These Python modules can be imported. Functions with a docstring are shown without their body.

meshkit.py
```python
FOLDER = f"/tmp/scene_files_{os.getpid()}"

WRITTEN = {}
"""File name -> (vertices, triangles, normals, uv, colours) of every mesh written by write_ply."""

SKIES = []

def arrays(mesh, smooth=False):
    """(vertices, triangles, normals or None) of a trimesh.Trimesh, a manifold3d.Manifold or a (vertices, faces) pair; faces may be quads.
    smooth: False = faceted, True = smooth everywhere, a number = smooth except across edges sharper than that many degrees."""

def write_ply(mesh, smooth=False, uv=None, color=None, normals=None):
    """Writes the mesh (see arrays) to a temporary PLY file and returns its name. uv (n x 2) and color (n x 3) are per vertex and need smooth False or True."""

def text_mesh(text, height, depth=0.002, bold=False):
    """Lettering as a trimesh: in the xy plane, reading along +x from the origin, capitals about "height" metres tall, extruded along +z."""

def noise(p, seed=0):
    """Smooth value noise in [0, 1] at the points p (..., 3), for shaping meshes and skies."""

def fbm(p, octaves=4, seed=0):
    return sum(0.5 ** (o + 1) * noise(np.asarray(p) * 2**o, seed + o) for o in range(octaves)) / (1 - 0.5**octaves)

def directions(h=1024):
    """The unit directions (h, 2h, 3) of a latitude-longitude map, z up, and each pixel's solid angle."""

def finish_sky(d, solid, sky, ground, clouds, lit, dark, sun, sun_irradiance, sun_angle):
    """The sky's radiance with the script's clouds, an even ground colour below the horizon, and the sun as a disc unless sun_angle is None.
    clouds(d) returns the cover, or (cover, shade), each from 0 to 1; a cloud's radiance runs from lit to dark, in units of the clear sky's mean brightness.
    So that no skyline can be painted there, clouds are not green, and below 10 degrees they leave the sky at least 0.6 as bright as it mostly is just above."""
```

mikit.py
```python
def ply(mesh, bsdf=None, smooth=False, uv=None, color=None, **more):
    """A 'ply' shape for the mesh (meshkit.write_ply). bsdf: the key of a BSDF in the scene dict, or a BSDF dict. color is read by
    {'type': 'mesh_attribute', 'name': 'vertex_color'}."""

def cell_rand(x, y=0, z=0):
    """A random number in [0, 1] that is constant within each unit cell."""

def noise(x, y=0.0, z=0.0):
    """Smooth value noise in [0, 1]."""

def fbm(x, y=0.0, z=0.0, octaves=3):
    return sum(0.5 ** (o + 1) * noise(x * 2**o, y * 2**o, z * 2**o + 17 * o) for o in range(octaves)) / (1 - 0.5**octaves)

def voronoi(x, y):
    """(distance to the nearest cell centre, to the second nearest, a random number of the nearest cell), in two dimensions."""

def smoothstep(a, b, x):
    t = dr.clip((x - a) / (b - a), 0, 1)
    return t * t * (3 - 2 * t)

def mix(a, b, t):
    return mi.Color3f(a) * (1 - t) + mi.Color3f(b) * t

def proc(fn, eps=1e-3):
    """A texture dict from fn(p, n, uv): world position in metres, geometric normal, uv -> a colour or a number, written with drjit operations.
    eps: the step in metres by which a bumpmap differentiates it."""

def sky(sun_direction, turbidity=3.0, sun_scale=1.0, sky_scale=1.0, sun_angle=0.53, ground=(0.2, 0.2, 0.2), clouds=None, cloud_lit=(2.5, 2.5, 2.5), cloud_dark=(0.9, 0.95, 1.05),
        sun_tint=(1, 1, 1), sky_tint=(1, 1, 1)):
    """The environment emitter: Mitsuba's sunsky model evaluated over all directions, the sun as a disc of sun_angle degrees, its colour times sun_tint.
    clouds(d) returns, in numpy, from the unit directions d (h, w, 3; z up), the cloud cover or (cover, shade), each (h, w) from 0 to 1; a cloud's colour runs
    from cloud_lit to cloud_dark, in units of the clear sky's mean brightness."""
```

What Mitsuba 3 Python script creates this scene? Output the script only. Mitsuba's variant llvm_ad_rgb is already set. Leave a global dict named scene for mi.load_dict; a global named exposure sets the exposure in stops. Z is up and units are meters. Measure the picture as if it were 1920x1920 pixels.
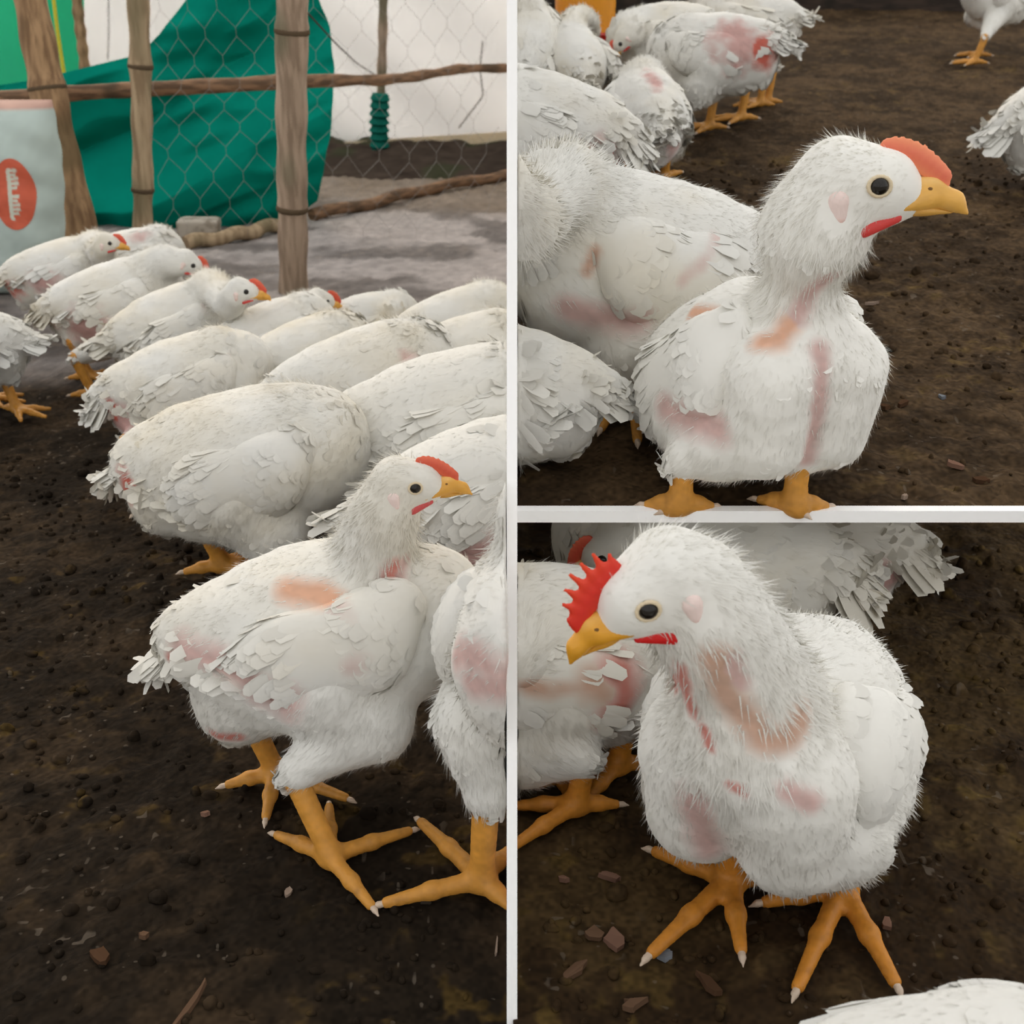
import math, random
import numpy as np, trimesh, mitsuba as mi, drjit as dr
import mikit, meshkit
from mikit import noise, fbm, smoothstep, mix, voronoi, proc
T4 = mi.ScalarTransform4f

# ------------------------------------------------------------------ camera, sky, exposure
CAM = np.array([0.0, 0.0, 0.45]); PITCH = math.radians(24)
scene, labels = {'type': 'scene'}, {}
scene['camera'] = {'type': 'thinlens', 'fov': math.degrees(2 * math.atan(960 / 2300)), 'fov_axis': 'x', 'near_clip': 0.05, 'far_clip': 60.0,
                   'aperture_radius': 0.0011, 'focus_distance': 0.72,
                   'to_world': T4().look_at(origin=CAM.tolist(), target=[0, math.cos(PITCH), CAM[2] - math.sin(PITCH)], up=[0, 0, 1])}
exposure = 3.4
def cloud_cover(d):
    n = meshkit.fbm(d * np.array([2.2, 2.2, 4.0]) + 5, 3, seed=3)
    return np.ones(d.shape[:2]), np.clip(0.35 + 0.9 * (n - 0.5), 0, 1)
scene['sky'] = mikit.sky((-0.25, 0.74, 0.62), turbidity=4, sun_scale=0.06, sky_scale=1.0, sun_angle=25, ground=(0.34, 0.32, 0.29),
                         clouds=cloud_cover, cloud_lit=(1.12, 1.1, 1.06), cloud_dark=(0.82, 0.83, 0.84))

# ------------------------------------------------------------------ helpers
def lin(*c):
    c = np.array(c, float) / 255
    return np.where(c < 0.04045, c / 12.92, ((c + 0.055) / 1.055) ** 2.4)
def unit(v):
    v = np.asarray(v, float); return v / np.maximum(np.linalg.norm(v, axis=-1, keepdims=True), 1e-12)
def yp(yaw, pitch=0):
    y, p = math.radians(yaw), math.radians(pitch)
    return np.array([math.cos(p) * math.cos(y), math.cos(p) * math.sin(y), math.sin(p)])
USED = {}
def key(name, parent=None):
    k = (parent + '__' if parent else '') + name
    n = USED.get(k, 0); USED[k] = n + 1
    return k if n == 0 else f'{k}_{n:03d}'
def put(name, mesh, bsdf, parent=None, smooth=False, color=None, normals=None):
    k = key(name, parent)
    if normals is not None:
        path = meshkit.write_ply(mesh, False, None, color, normals)
        scene[k] = {'type': 'ply', 'filename': path, 'face_normals': False, 'bsdf': {'type': 'ref', 'id': bsdf}}
    else:
        scene[k] = mikit.ply(mesh, bsdf, smooth=smooth, color=color)
    return k
def thing(name): return key(name)
def tag(k, label=None, cat=None, group=None, kind=None):
    d = labels.setdefault(k, {})
    for a, b in (('label', label), ('category', cat), ('group', group), ('kind', kind)):
        if b: d[a] = b
    return k

# ---- implicit surfaces: round cones joined smoothly, meshed with surface nets
def cone_dist(p, a, b, ra, rb, axis=None, flat=1.0, ridge=None):
    q = p - a
    ab = b - a
    if axis is not None:
        m = 1.0 / flat - 1.0
        q = q + (q @ axis)[:, None] * axis * m
        ab = ab + (ab @ axis) * axis * m
    t = np.clip((q @ ab) / max(ab @ ab, 1e-12), 0, 1)
    r = ra + (rb - ra) * t
    if ridge: r = r * (1 + ridge[1] * (np.abs(np.sin(np.pi * t * np.linalg.norm(ab) / ridge[0])) - 0.5))
    d = np.sqrt(((q - t[:, None] * ab) ** 2).sum(1)) - r
    return d * (flat ** 0.5 if axis is not None else 1.0)
def field(p, blobs, k):
    f = None
    for bl in blobs:
        d = cone_dist(p, *bl[:4], **(bl[4] if len(bl) > 4 else {}))
        kk = bl[5] if len(bl) > 5 else k
        if f is None: f = d
        else:
            h = np.clip(0.5 + 0.5 * (f - d) / kk, 0, 1)
            f = f * (1 - h) + d * h - kk * h * (1 - h)
    return f
EDGES = [(0, 1), (2, 3), (4, 5), (6, 7), (0, 2), (1, 3), (4, 6), (5, 7), (0, 4), (1, 5), (2, 6), (3, 7)]
CORN = np.array([(i, j, k) for i in (0, 1) for j in (0, 1) for k in (0, 1)])
def nets(fn, lo, hi, h):
    lo, hi = np.asarray(lo, float) - 2 * h, np.asarray(hi, float) + 2 * h
    n = np.ceil((hi - lo) / h).astype(int) + 1
    g = np.stack(np.meshgrid(*[lo[i] + h * np.arange(n[i]) for i in range(3)], indexing='ij'), -1).reshape(-1, 3)
    F = fn(g).reshape(n)
    I = F < 0
    cnt = sum(I[a:n[0] - 1 + a, b:n[1] - 1 + b, c:n[2] - 1 + c].astype(np.int8) for a, b, c in CORN)
    act = np.argwhere((cnt > 0) & (cnt < 8))
    idx = -np.ones(n - 1, int); idx[tuple(act.T)] = np.arange(len(act))
    v8 = np.stack([F[tuple((act + c).T)] for c in CORN], 1)
    acc, num = np.zeros((len(act), 3)), np.zeros(len(act))
    for a, b in EDGES:
        fa, fb = v8[:, a], v8[:, b]; m = (fa < 0) != (fb < 0)
        t = np.where(m, fa / np.where(m, fa - fb, 1), 0)[:, None]
        acc += np.where(m[:, None], CORN[a] * (1 - t) + CORN[b] * t, 0); num += m
    V = lo + h * (act + acc / num[:, None])
    quads = []
    for ax in range(3):
        u, w = (ax + 1) % 3, (ax + 2) % 3
        sl = [slice(1, -1)] * 3; sl[ax] = slice(0, n[ax] - 1)
        s2 = list(sl); s2[ax] = slice(1, n[ax])
        A, B = I[tuple(sl)], I[tuple(s2)]
        for flip in (0, 1):
            e = np.argwhere((A & ~B) if flip == 0 else (~A & B))
            off = np.array([1, 1, 1]); off[ax] = 0
            e = e + off
            def at(du, dw):
                q = e.copy(); q[:, u] -= du; q[:, w] -= dw
                return idx[tuple(q.T)]
            q = np.stack([at(1, 1), at(0, 1), at(0, 0), at(1, 0)], 1)
            quads.append(q if flip == 0 else q[:, ::-1])
    q = np.vstack(quads)
    return trimesh.Trimesh(V, np.vstack([q[:, [0, 1, 2]], q[:, [0, 2, 3]]]), process=False)
def blob_mesh(blobs, h, k, clip=None):
    """clip: (axis, sign, value): keeps the side where sign * (coordinate - value) > 0, closed with a flat face."""
    lo = np.min([np.minimum(b[0] - b[2], b[1] - b[3]) for b in blobs], 0)
    hi = np.max([np.maximum(b[0] + b[2], b[1] + b[3]) for b in blobs], 0)
    def fn(p):
        f = field(p, blobs, k)
        if clip: f = np.maximum(f, -clip[1] * (p[:, clip[0]] - clip[2]))
        return f
    m = nets(fn, lo, hi, h)
    return m
def normals_of(m):
    return meshkit.arrays(m, True)[2]

# ---- plumage
def on_surface(m, nrm, count, rng):
    v, f = np.asarray(m.vertices), np.asarray(m.faces)
    ar = 0.5 * np.linalg.norm(np.cross(v[f[:, 1]] - v[f[:, 0]], v[f[:, 2]] - v[f[:, 0]]), axis=1)
    i = np.searchsorted(np.cumsum(ar) / ar.sum(), rng.random(count)).clip(0, len(f) - 1)
    a, b = rng.random((2, count)); s = a + b > 1; a[s], b[s] = 1 - a[s], 1 - b[s]
    w = np.stack([1 - a - b, a, b], 1)[..., None]
    return (v[f[i]] * w).sum(1), unit((nrm[f[i]] * w).sum(1))
def feathers(p, n, t, L, W, lift, curl=0.25, sink=0.0012):
    """Vanes that lie on a surface: base p, surface normal n, direction t; 7 vertices and 5 triangles each."""
    b = np.cross(n, t); L, W, lift = (np.broadcast_to(x, len(p))[:, None] for x in (L, W, lift))
    rows = []
    for s, w in ((0.0, 0.34), (0.5, 0.52), (0.92, 0.38)):
        c = p - n * sink + t * L * s + n * L * (lift * s - curl * 0.25 * s * s)
        e = n * W * 0.07 * (0.4 + s)
        rows += [c + b * W * w - e, c - b * W * w - e]
    rows.append(p - n * sink + t * L + n * L * (lift - curl * 0.3))
    V = np.stack(rows, 1)
    tri = np.array([[0, 1, 3], [0, 3, 2], [2, 3, 5], [2, 5, 4], [4, 5, 6]])
    F = (np.arange(len(p))[:, None, None] * 7 + tri).reshape(-1, 3)
    nn = unit(n - t * (lift * 0.5) + 0.0 * b)
    nl, nr = unit(nn + 0.12 * b), unit(nn - 0.12 * b)
    N = np.stack([nl, nr, nl, nr, nl, nr, nn], 1)
    return V.reshape(-1, 3), F, N.reshape(-1, 3), 7
def strands(p, n, d, L, w):
    b = unit(np.cross(d, n + 1e-3)); L, w = (np.broadcast_to(x, len(p))[:, None] for x in (L, w))
    V = np.stack([p - n * 0.001 - b * w / 2, p - n * 0.001 + b * w / 2, p + d * L], 1)
    F = np.arange(len(p) * 3).reshape(-1, 3)
    N = np.repeat(unit(n + 0.15 * d)[:, None], 3, 1)
    return V.reshape(-1, 3), F, N.reshape(-1, 3), 3
def keep_side(V, F, N, C, per, clip):
    if not clip: return V, F, N, C
    ok = (clip[1] * (V[:, clip[0]].reshape(-1, per) - clip[2]) > 0).all(1)
    tp = len(F) // max(len(ok), 1)
    vi = np.repeat(ok, per); new = np.cumsum(vi) - 1
    return V[vi], new[F[np.repeat(ok, tp)]], N[vi], C[vi]

# ------------------------------------------------------------------ materials
VC = {'type': 'mesh_attribute', 'name': 'vertex_color'}
def twos(b): return {'type': 'twosided', 'bsdf': b}
scene['skin_mat'] = twos({'type': 'principled', 'base_color': VC, 'roughness': 0.65, 'specular': 0.25})
scene['plume_mat'] = twos({'type': 'diffuse', 'reflectance': VC})
scene['leg_mat'] = twos({'type': 'principled', 'base_color': VC, 'roughness': 0.5, 'specular': 0.35})
scene['horn_mat'] = twos({'type': 'principled', 'base_color': VC, 'roughness': 0.38, 'specular': 0.45})
scene['comb_mat'] = twos({'type': 'principled', 'base_color': VC, 'roughness': 0.45, 'specular': 0.4})
scene['eye_mat'] = twos({'type': 'principled', 'base_color': {'type': 'rgb', 'value': [0.010, 0.008, 0.006]}, 'roughness': 0.12, 'specular': 0.35})

# ------------------------------------------------------------------ the chicken
WHITE = np.array([0.68, 0.672, 0.635]); CREAM = np.array([0.60, 0.53, 0.385]); SKIN = lin(190, 152, 146); RED = lin(188, 96, 82)
YEL = lin(200, 140, 58); CLAW = lin(190, 170, 150)
HEAD = {}
def leg_mesh(an, hock, tyaw, s, h, up, toes=None, thick=1.0):
    """Shank and four toes in one surface; returns the mesh and the claws (tip, direction)."""
    r = 0.0088 * s * thick
    an, hock = np.asarray(an), np.asarray(hock)
    bl = [(an, hock, r * 1.0, r * 1.12, {'ridge': (0.0050 * s / 0.69, 0.03)}), (hock, hock + (hock - an) * 0.02, r * 1.2, r * 1.2), (an - up * 0.004 * s, an, r * 1.18, r * 1.05)]
    tips = []
    if toes is None: toes = [(tyaw + 36, 0.054), (tyaw - 2, 0.068), (tyaw - 38, 0.056), (tyaw + 172, 0.034)]
    for i, (ty, L) in enumerate(toes):
        d = yp(ty); d = unit(d - up * (d @ up))
        a = an - up * 0.004 * s + d * 0.004 * s
        m = a + d * L * 0.5 * s - up * 0.0015 * s
        e = a + d * L * s - up * 0.0045 * s
        rr = {'ridge': (0.0046 * s / 0.69, 0.05)}
        bl.append((a, m, r * 0.82, r * 0.66, rr)); bl.append((m, e, r * 0.66, r * 0.46, rr))
        tips.append((e, d, r * 0.44))
    m = blob_mesh(bl, h, 0.006 * s)
    v = np.asarray(m.vertices)
    nz = meshkit.fbm(v * 160, 3, 5)[:, None]; nz2 = meshkit.noise(v * 420, 9)[:, None]
    col = YEL * (0.72 + 0.55 * nz) * (0.9 + 0.2 * nz2)
    low = np.clip(1 - ((v - an) @ up)[:, None] / (0.02 * s), 0, 1) * np.clip(nz * 2 - 0.7, 0, 1)
    col = col * (1 - 0.5 * low) + lin(70, 48, 28) * 0.5 * low
    return m, col, tips
def claw_mesh(e, d, r, up, s):
    L = 0.0125 * s
    b = [(e - d * r * 0.5, e + d * L * 0.5 - up * 0.0005, r * 0.8, r * 0.55), (e + d * L * 0.5 - up * 0.0005, e + d * L - up * 0.003 * s, r * 0.55, r * 0.18)]
    return blob_mesh(b, r * 0.33, r * 0.5)

LAST = {}
def chicken(sp):
    """sp: centre c, yaw, pitch, scale s, head (x,y,z,yaw,pitch), feet [(x,y,z,yaw)...], and details; all in world metres and degrees."""
    root = thing('chicken')
    tag(root, sp['label'], 'chicken', sp.get('group'))
    rng = np.random.default_rng(sp['seed'])
    lod, s, clip = sp.get('lod', 1), sp['s'], sp.get('clip')
    c = np.array(sp['c']); up = np.array([0, 0, 1.0])
    f = yp(sp['yaw'], sp.get('pitch', 0)); l = unit(np.cross(up, f)); u = np.cross(f, l)
    if sp.get('roll'):
        a = math.radians(sp['roll']); l, u = l * math.cos(a) + u * math.sin(a), u * math.cos(a) - l * math.sin(a)
    fat = sp.get('fat', 1.0)
    def W(x, y, z): return c + s * (f * x + l * y * fat + u * z)
    fl = dict(axis=l, flat=0.93 * fat)
    # ---- body, neck, head and thighs: one surface
    B = [(W(-0.095, 0, 0.012), W(-0.045, 0, 0), 0.040 * s, 0.067 * s, fl), (W(-0.045, 0, 0), W(0.01, 0, -0.002), 0.067 * s, 0.073 * s, fl),
         (W(0.01, 0, -0.002), W(0.058, 0, -0.004), 0.073 * s, 0.063 * s, fl), (W(0.05, 0, -0.01), W(0.085, 0, 0.012), 0.058 * s, 0.046 * s, fl),
         (W(-0.05, 0, -0.025), W(*sp.get('vent', (-0.085, 0, -0.030))), 0.058 * s, 0.040 * s, fl), (W(-0.10, 0, 0.012), W(-0.138 + sp.get('short', 0), 0, 0.018), 0.034 * s, 0.014 * s, fl)]
    dirs = [unit(-f - 0.45 * up)] * 4 + [unit(-f * 0.4 - up), unit(-f - 0.1 * up)]
    cleft = sp.get('cleft', 0)
    if cleft:   # two breast lobes with a furrow between
        B[2] = (B[2][0], B[2][1], 0.070 * s, 0.053 * s, fl); B[3] = (W(0.05, 0, -0.005), W(0.075, 0, 0.016), 0.050 * s, 0.036 * s, fl)
    if cleft:   # two breast lobes with a furrow between
        for sd in (1, -1):
            B.append((W(0.078, sd * 0.029, -0.010), W(0.054, sd * 0.029, -0.052), 0.038 * s, 0.034 * s, {}, 0.004)); dirs.append(unit(-up - 0.3 * f))
    hc = np.array(sp['head'][:3]); hs = sp.get('hs', 1.0) * s
    hf = yp(*sp['head'][3:5]); hl = unit(np.cross(up, hf)); hu = np.cross(hf, hl)
    def H(x, y, z): return hc + hs * (hf * x + hl * y + hu * z)
    n0 = W(*sp.get('nbase', (0.058, 0, 0.030))); n3 = H(-0.013, 0, -0.012)
    reach = np.linalg.norm(n3 - n0)
    nk = sp.get('neck', (0.35, 0.45))
    n1 = n0 + unit(f * nk[0] + up * nk[1]) * reach * 0.42; n2 = n3 - unit(hf * 0.35 + up * 0.9 if sp.get('erect', 1) else hf) * reach * 0.30
    q = [((1 - t) ** 3) * n0 + 3 * t * (1 - t) ** 2 * n1 + 3 * t * t * (1 - t) * n2 + t ** 3 * n3 for t in np.linspace(0, 1, 6)]
    nt = sp.get('nthick', 1.0)
    rad = [0.042 * s, 0.033 * s * nt, 0.0280 * s * nt, 0.0262 * s * nt, 0.0250 * hs, 0.0235 * hs]
    for i in range(5):
        B.append((q[i], q[i + 1], rad[i], rad[i + 1], {}, (0.012 if i else sp.get('nk0', 0.034)) * s)); dirs.append(unit(q[i] - q[i + 1]))
    n_neck = len(B)
    B += [(H(-0.006, 0, 0.002), H(0.012, 0, 0.001), 0.0215 * hs, 0.0175 * hs, {}, 0.006 * hs), (H(0.006, 0, -0.006), H(0.024, 0, -0.004), 0.0150 * hs, 0.0085 * hs, {}, 0.006 * hs)]
    dirs += [unit(-hf - 0.3 * hu)] * 2
    legs = []
    for i, ft in enumerate(sp['feet']):
        sd = (1, -1)[i]
        an = np.array(ft[:3]); ty = ft[3]
        back, rise = (ft[4], ft[5]) if len(ft) > 5 else (-0.022, 0.064)
        hock = an + (yp(ty) * back + up * rise) * s
        hip, knee = W(-0.008, sd * 0.038, -0.028), W(0.022, sd * 0.046, sp.get('kneez', -0.062))
        kd = np.clip((knee - hock) @ up, 0.01 * s, 1)
        B += [(hip, knee, 0.046 * s, 0.034 * s, {}, 0.014 * s), (knee, hock + (knee - hock) * 0.06, 0.034 * s, 0.0165 * s, {}, 0.012 * s)]
        dirs += [unit(-up - 0.4 * f), unit(hock - knee)]
        legs.append((an, hock, ty, ft[6] if len(ft) > 6 else None))
    k = 0.022 * s
    h = (0.0052, 0.0036, 0.0026)[lod] * s / 0.69
    body = blob_mesh(B, h, k, clip)
    v = np.asarray(body.vertices)
    n = normals_of(body)
    # gentle lumps of the coat
    v = v + n * ((meshkit.fbm(v * 38 / (s / 0.69) + sp['seed'], 3, 1) - 0.5) * 0.007 * s * (np.clip(np.linalg.norm(v - hc, axis=1) / (0.05 * s) - 0.6, 0, 1)))[:, None]
    body.vertices = v
    n = normals_of(body)
    LAST['body'] = body
    # colours: bare skin patches given in the body frame
    pat = [(W(*x[:3]), np.array(x[3:6]) * s, RED if len(x) > 6 and x[6] == 'r' else SKIN) for x in sp.get('bare', ())]
    stain = sp.get('stain', 0.25)
    TONES = {'s': SKIN, 'r': RED, 't': lin(184, 142, 118), 'o': lin(206, 150, 116)}
    def mask(p):
        m = np.zeros(len(p)); col = np.zeros((len(p), 3)) + SKIN
        wob = (meshkit.fbm(p * 90 / (s / 0.69), 3, 7) - 0.5) * 1.1
        for pc, pr, cc in pat:
            d = p - pc
            e = np.sqrt(((d @ f) / pr[0]) ** 2 + ((d @ l) / pr[1]) ** 2 + ((d @ u) / pr[2]) ** 2)
            mm = np.clip((1.3 - e + wob) / 0.75, 0, 1)
            col = np.where((mm > m)[:, None], cc, col); m = np.maximum(m, mm)
        for pts, r, kd in sp.get('strips', ()):     # bare strips: a line of points on the coat, its half width, its tone
            pts = np.array(pts)
            if len(pts) == 1: pts = np.repeat(pts, 2, 0)
            e = np.min([cone_dist(p, a, b, 0.0, 0.0) for a, b in zip(pts[:-1], pts[1:])], 0) / r
            mm = np.clip((1.3 - e + 0.6 * wob) / 1.0, 0, 1) * 0.85
            col = np.where((mm > m)[:, None], TONES[kd], col); m = np.maximum(m, mm)
        return m, col
    def coat(p):
        a = meshkit.fbm(p * 30 / (s / 0.69) + 11 + sp['seed'], 4, 2); b = meshkit.fbm(p * 11 / (s / 0.69) + 3 + sp['seed'], 2, 4)
        w = np.clip((a * 0.6 + b * 0.6 - 0.50) * 3.0, 0, 1)[:, None] * stain
        return (WHITE * (1 - w) + CREAM * w) * sp.get('tone', 1.0)
    mk, mc = mask(v)
    fine = meshkit.fbm(v * 300, 2, 3)[:, None]
    col = coat(v) * (1 - mk[:, None]) + mc * (0.80 + 0.4 * fine) * mk[:, None]
    put('body', body, 'skin_mat', root, color=col, normals=n)
    # ---- flow of the plumage
    def flow(p, nn):
        ds = np.stack([cone_dist(p, *b[:4], **(b[4] if len(b) > 4 else {})) for b in B], 1)
        w = np.exp(-np.maximum(ds - ds.min(1, keepdims=True), 0) / (0.009 * s))
        d = (w[:, :, None] * np.array(dirs)[None]).sum(1)
        i = ds.argmin(1)
        d = d - nn * (d * nn).sum(1, keepdims=True)
        return unit(d + 1e-6), i
    area = body.area
    spots = [(H(0.0105, sd * 0.0162, 0.0035), 0.0066 * hs) for sd in (1, -1)] + [(H(-0.006, sd * 0.021, -0.007), 0.0078 * hs) for sd in (1, -1)]
    def bald(p):
        return np.any([np.linalg.norm(p - a, axis=1) < r for a, r in spots], 0)
    nf = int(area / (s * s) * (4500, 9000, 14000)[lod] * 1.0)
    p, nn = on_surface(body, n, nf, rng)
    t, idx = flow(p, nn)
    t = unit(t + rng.normal(0, 0.13, t.shape)); t = unit(t - nn * (t * nn).sum(1, keepdims=True))
    pm, _ = mask(p)
    kneck = (idx >= n_neck - 5) & (idx < n_neck); khead = (idx >= n_neck) & (idx < n_neck + 2); kleg = idx >= n_neck + 2
    headd = np.linalg.norm(p - hc, axis=1) / hs
    face = ((p - hc) @ hf) / hs
    ok = (pm < 0.12 + 0.25 * rng.random(nf)) & ~bald(p) & ~(khead | (headd < 0.03)) & (rng.random(nf) < np.where(kneck, 0.8, 1.0))
    sz = (1.25, 1.0, 0.82)[lod] * s
    klobe = ((idx == 6) | (idx == 7)) if cleft else np.zeros(nf, bool)
    L = sz * np.where(klobe, 0.017, 1) / np.where(klobe, np.where(kneck, 0.020, 0.026), 1) * np.where(kneck, 0.020, np.where(kleg, 0.021, 0.026)) * rng.uniform(0.75, 1.25, nf)
    Wd = sz * np.where(klobe, 0.62, 1) * np.where(kneck, 0.0075, np.where(kleg, 0.010, 0.0145)) * rng.uniform(0.8, 1.2, nf)
    V, Fa, N, per = feathers(p[ok], nn[ok], t[ok], L[ok], Wd[ok], rng.uniform(0.015, 0.065, ok.sum()), curl=0.42 if lod == 2 else 0.3)
    cf = coat(p[ok]) * rng.uniform(0.95, 1.05, (ok.sum(), 1))
    V, Fa, N, Cc = keep_side(V, Fa, N, np.repeat(cf, per, 0), per, clip)
    kk = put('plumage', (V, Fa), 'plume_mat', root, color=np.clip(Cc, 0, 0.9), normals=N); tag(kk, kind='stuff')
    # ---- fuzz
    ns = int(area / (s * s) * (26000, 70000, 130000)[lod])
    p, nn = on_surface(body, n, ns, rng)
    t, idx = flow(p, nn)
    kneck = (idx >= n_neck - 5) & (idx < n_neck); khead = (idx >= n_neck) & (idx < n_neck + 2); kleg = idx >= n_neck + 2
    pm, _ = mask(p)
    face = ((p - hc) @ hf) / hs
    face2 = np.linalg.norm(p - H(0.028, 0, 0), axis=1) / hs
    soft = np.where(kneck | khead | kleg | (idx == 4), 1.0, 0.6)
    ok = (pm < rng.random(ns) * 0.9) & (rng.random(ns) < soft) & ~(khead & (face2 < 0.014)) & ~bald(p)
    shorten = np.where(khead, np.clip((face2 - 0.004) / 0.034, 0.42, 1), 1)
    d = unit(t * 0.85 + nn * np.where(kneck | khead, 0.48, 0.14)[:, None] + rng.normal(0, 1, p.shape) * np.where(kneck | khead, 0.22, 0.15)[:, None])
    L = s * np.where(khead, 0.0080, np.where(kneck, 0.0110, np.where(kleg, 0.0100, 0.0085))) * rng.uniform(0.6, 1.5, ns) * shorten
    w = (0.0016, 0.0009, 0.00075)[lod] * s / 0.69
    V, Fa, N, per = strands(p[ok], nn[ok], d[ok], L[ok], w)
    cf = coat(p[ok]) * rng.uniform(0.95, 1.06, (ok.sum(), 1))
    V, Fa, N, Cc = keep_side(V, Fa, N, np.repeat(cf, per, 0), per, clip)
    kk = put('down', (V, Fa), 'plume_mat', root, color=np.clip(Cc, 0, 0.9), normals=N); tag(kk, kind='stuff')
    # ---- wings
    drop = sp.get('drop', (0, 0)); spread = sp.get('spread', (0, 0))
    for i, sd in enumerate((1, -1)):
        if i in sp.get('nowing', ()): continue
        wl = l * sd
        q0 = W(0.060, sd * 0.056, 0.028 + sp.get('wingup', 0.004))
        a = math.radians(8 + drop[i]); ax_b = -f * math.cos(a) - u * math.sin(a); out = spread[i]
        ax_b = unit(ax_b + wl * (-0.10 + out)); dn = unit(-u + f * 0.15 + wl * 0.15); dn = unit(dn - ax_b * (dn @ ax_b)); wn = unit(np.cross(ax_b, dn)); wn = wn * (1 if wn @ wl > 0 else -1)
        def Q(x, y, z): return q0 + s * (ax_b * x + dn * y + wn * z)
        wf = dict(axis=wn, flat=0.52)
        WB = [(Q(0.004, 0.004, -0.010), Q(0.034, 0.022, 0.004), 0.026 * s, 0.036 * s, wf), (Q(0.034, 0.022, 0.004), Q(0.090, 0.020, 0.008), 0.036 * s, 0.036 * s, wf), (Q(0.090, 0.020, 0.008), Q(0.150, 0.006, -0.002), 0.034 * s, 0.012 * s, wf)]
        wm = blob_mesh(WB, h, 0.016 * s, clip)
        if len(wm.vertices) < 20: continue
        vv, wnn = np.asarray(wm.vertices), normals_of(wm)
        mk, mc = mask(vv)
        wk = put('wing', wm, 'skin_mat', root, color=coat(vv) * (1 - mk[:, None]) + mc * mk[:, None], normals=wnn)
        nf = int(wm.area / (s * s) * (5200, 11000, 16000)[lod])
        p, nn = on_surface(wm, wnn, nf, rng)
        xb = ((p - q0) @ ax_b) / s
        t = unit(ax_b + dn * 0.35 + rng.normal(0, 0.10, p.shape)); t = unit(t - nn * (t * nn).sum(1, keepdims=True))
        pm, _ = mask(p); ok = (pm < 0.3)
        L = sz * (0.017 + 0.20 * np.clip(xb, 0, 0.09)) * rng.uniform(0.85, 1.2, nf)
        V, Fa, N, per = feathers(p[ok], nn[ok], t[ok], L[ok], (sz * 0.0145 * rng.uniform(0.8, 1.2, nf))[ok], rng.uniform(0.02, 0.06, ok.sum()), curl=0.15, sink=0.0002)
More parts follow.
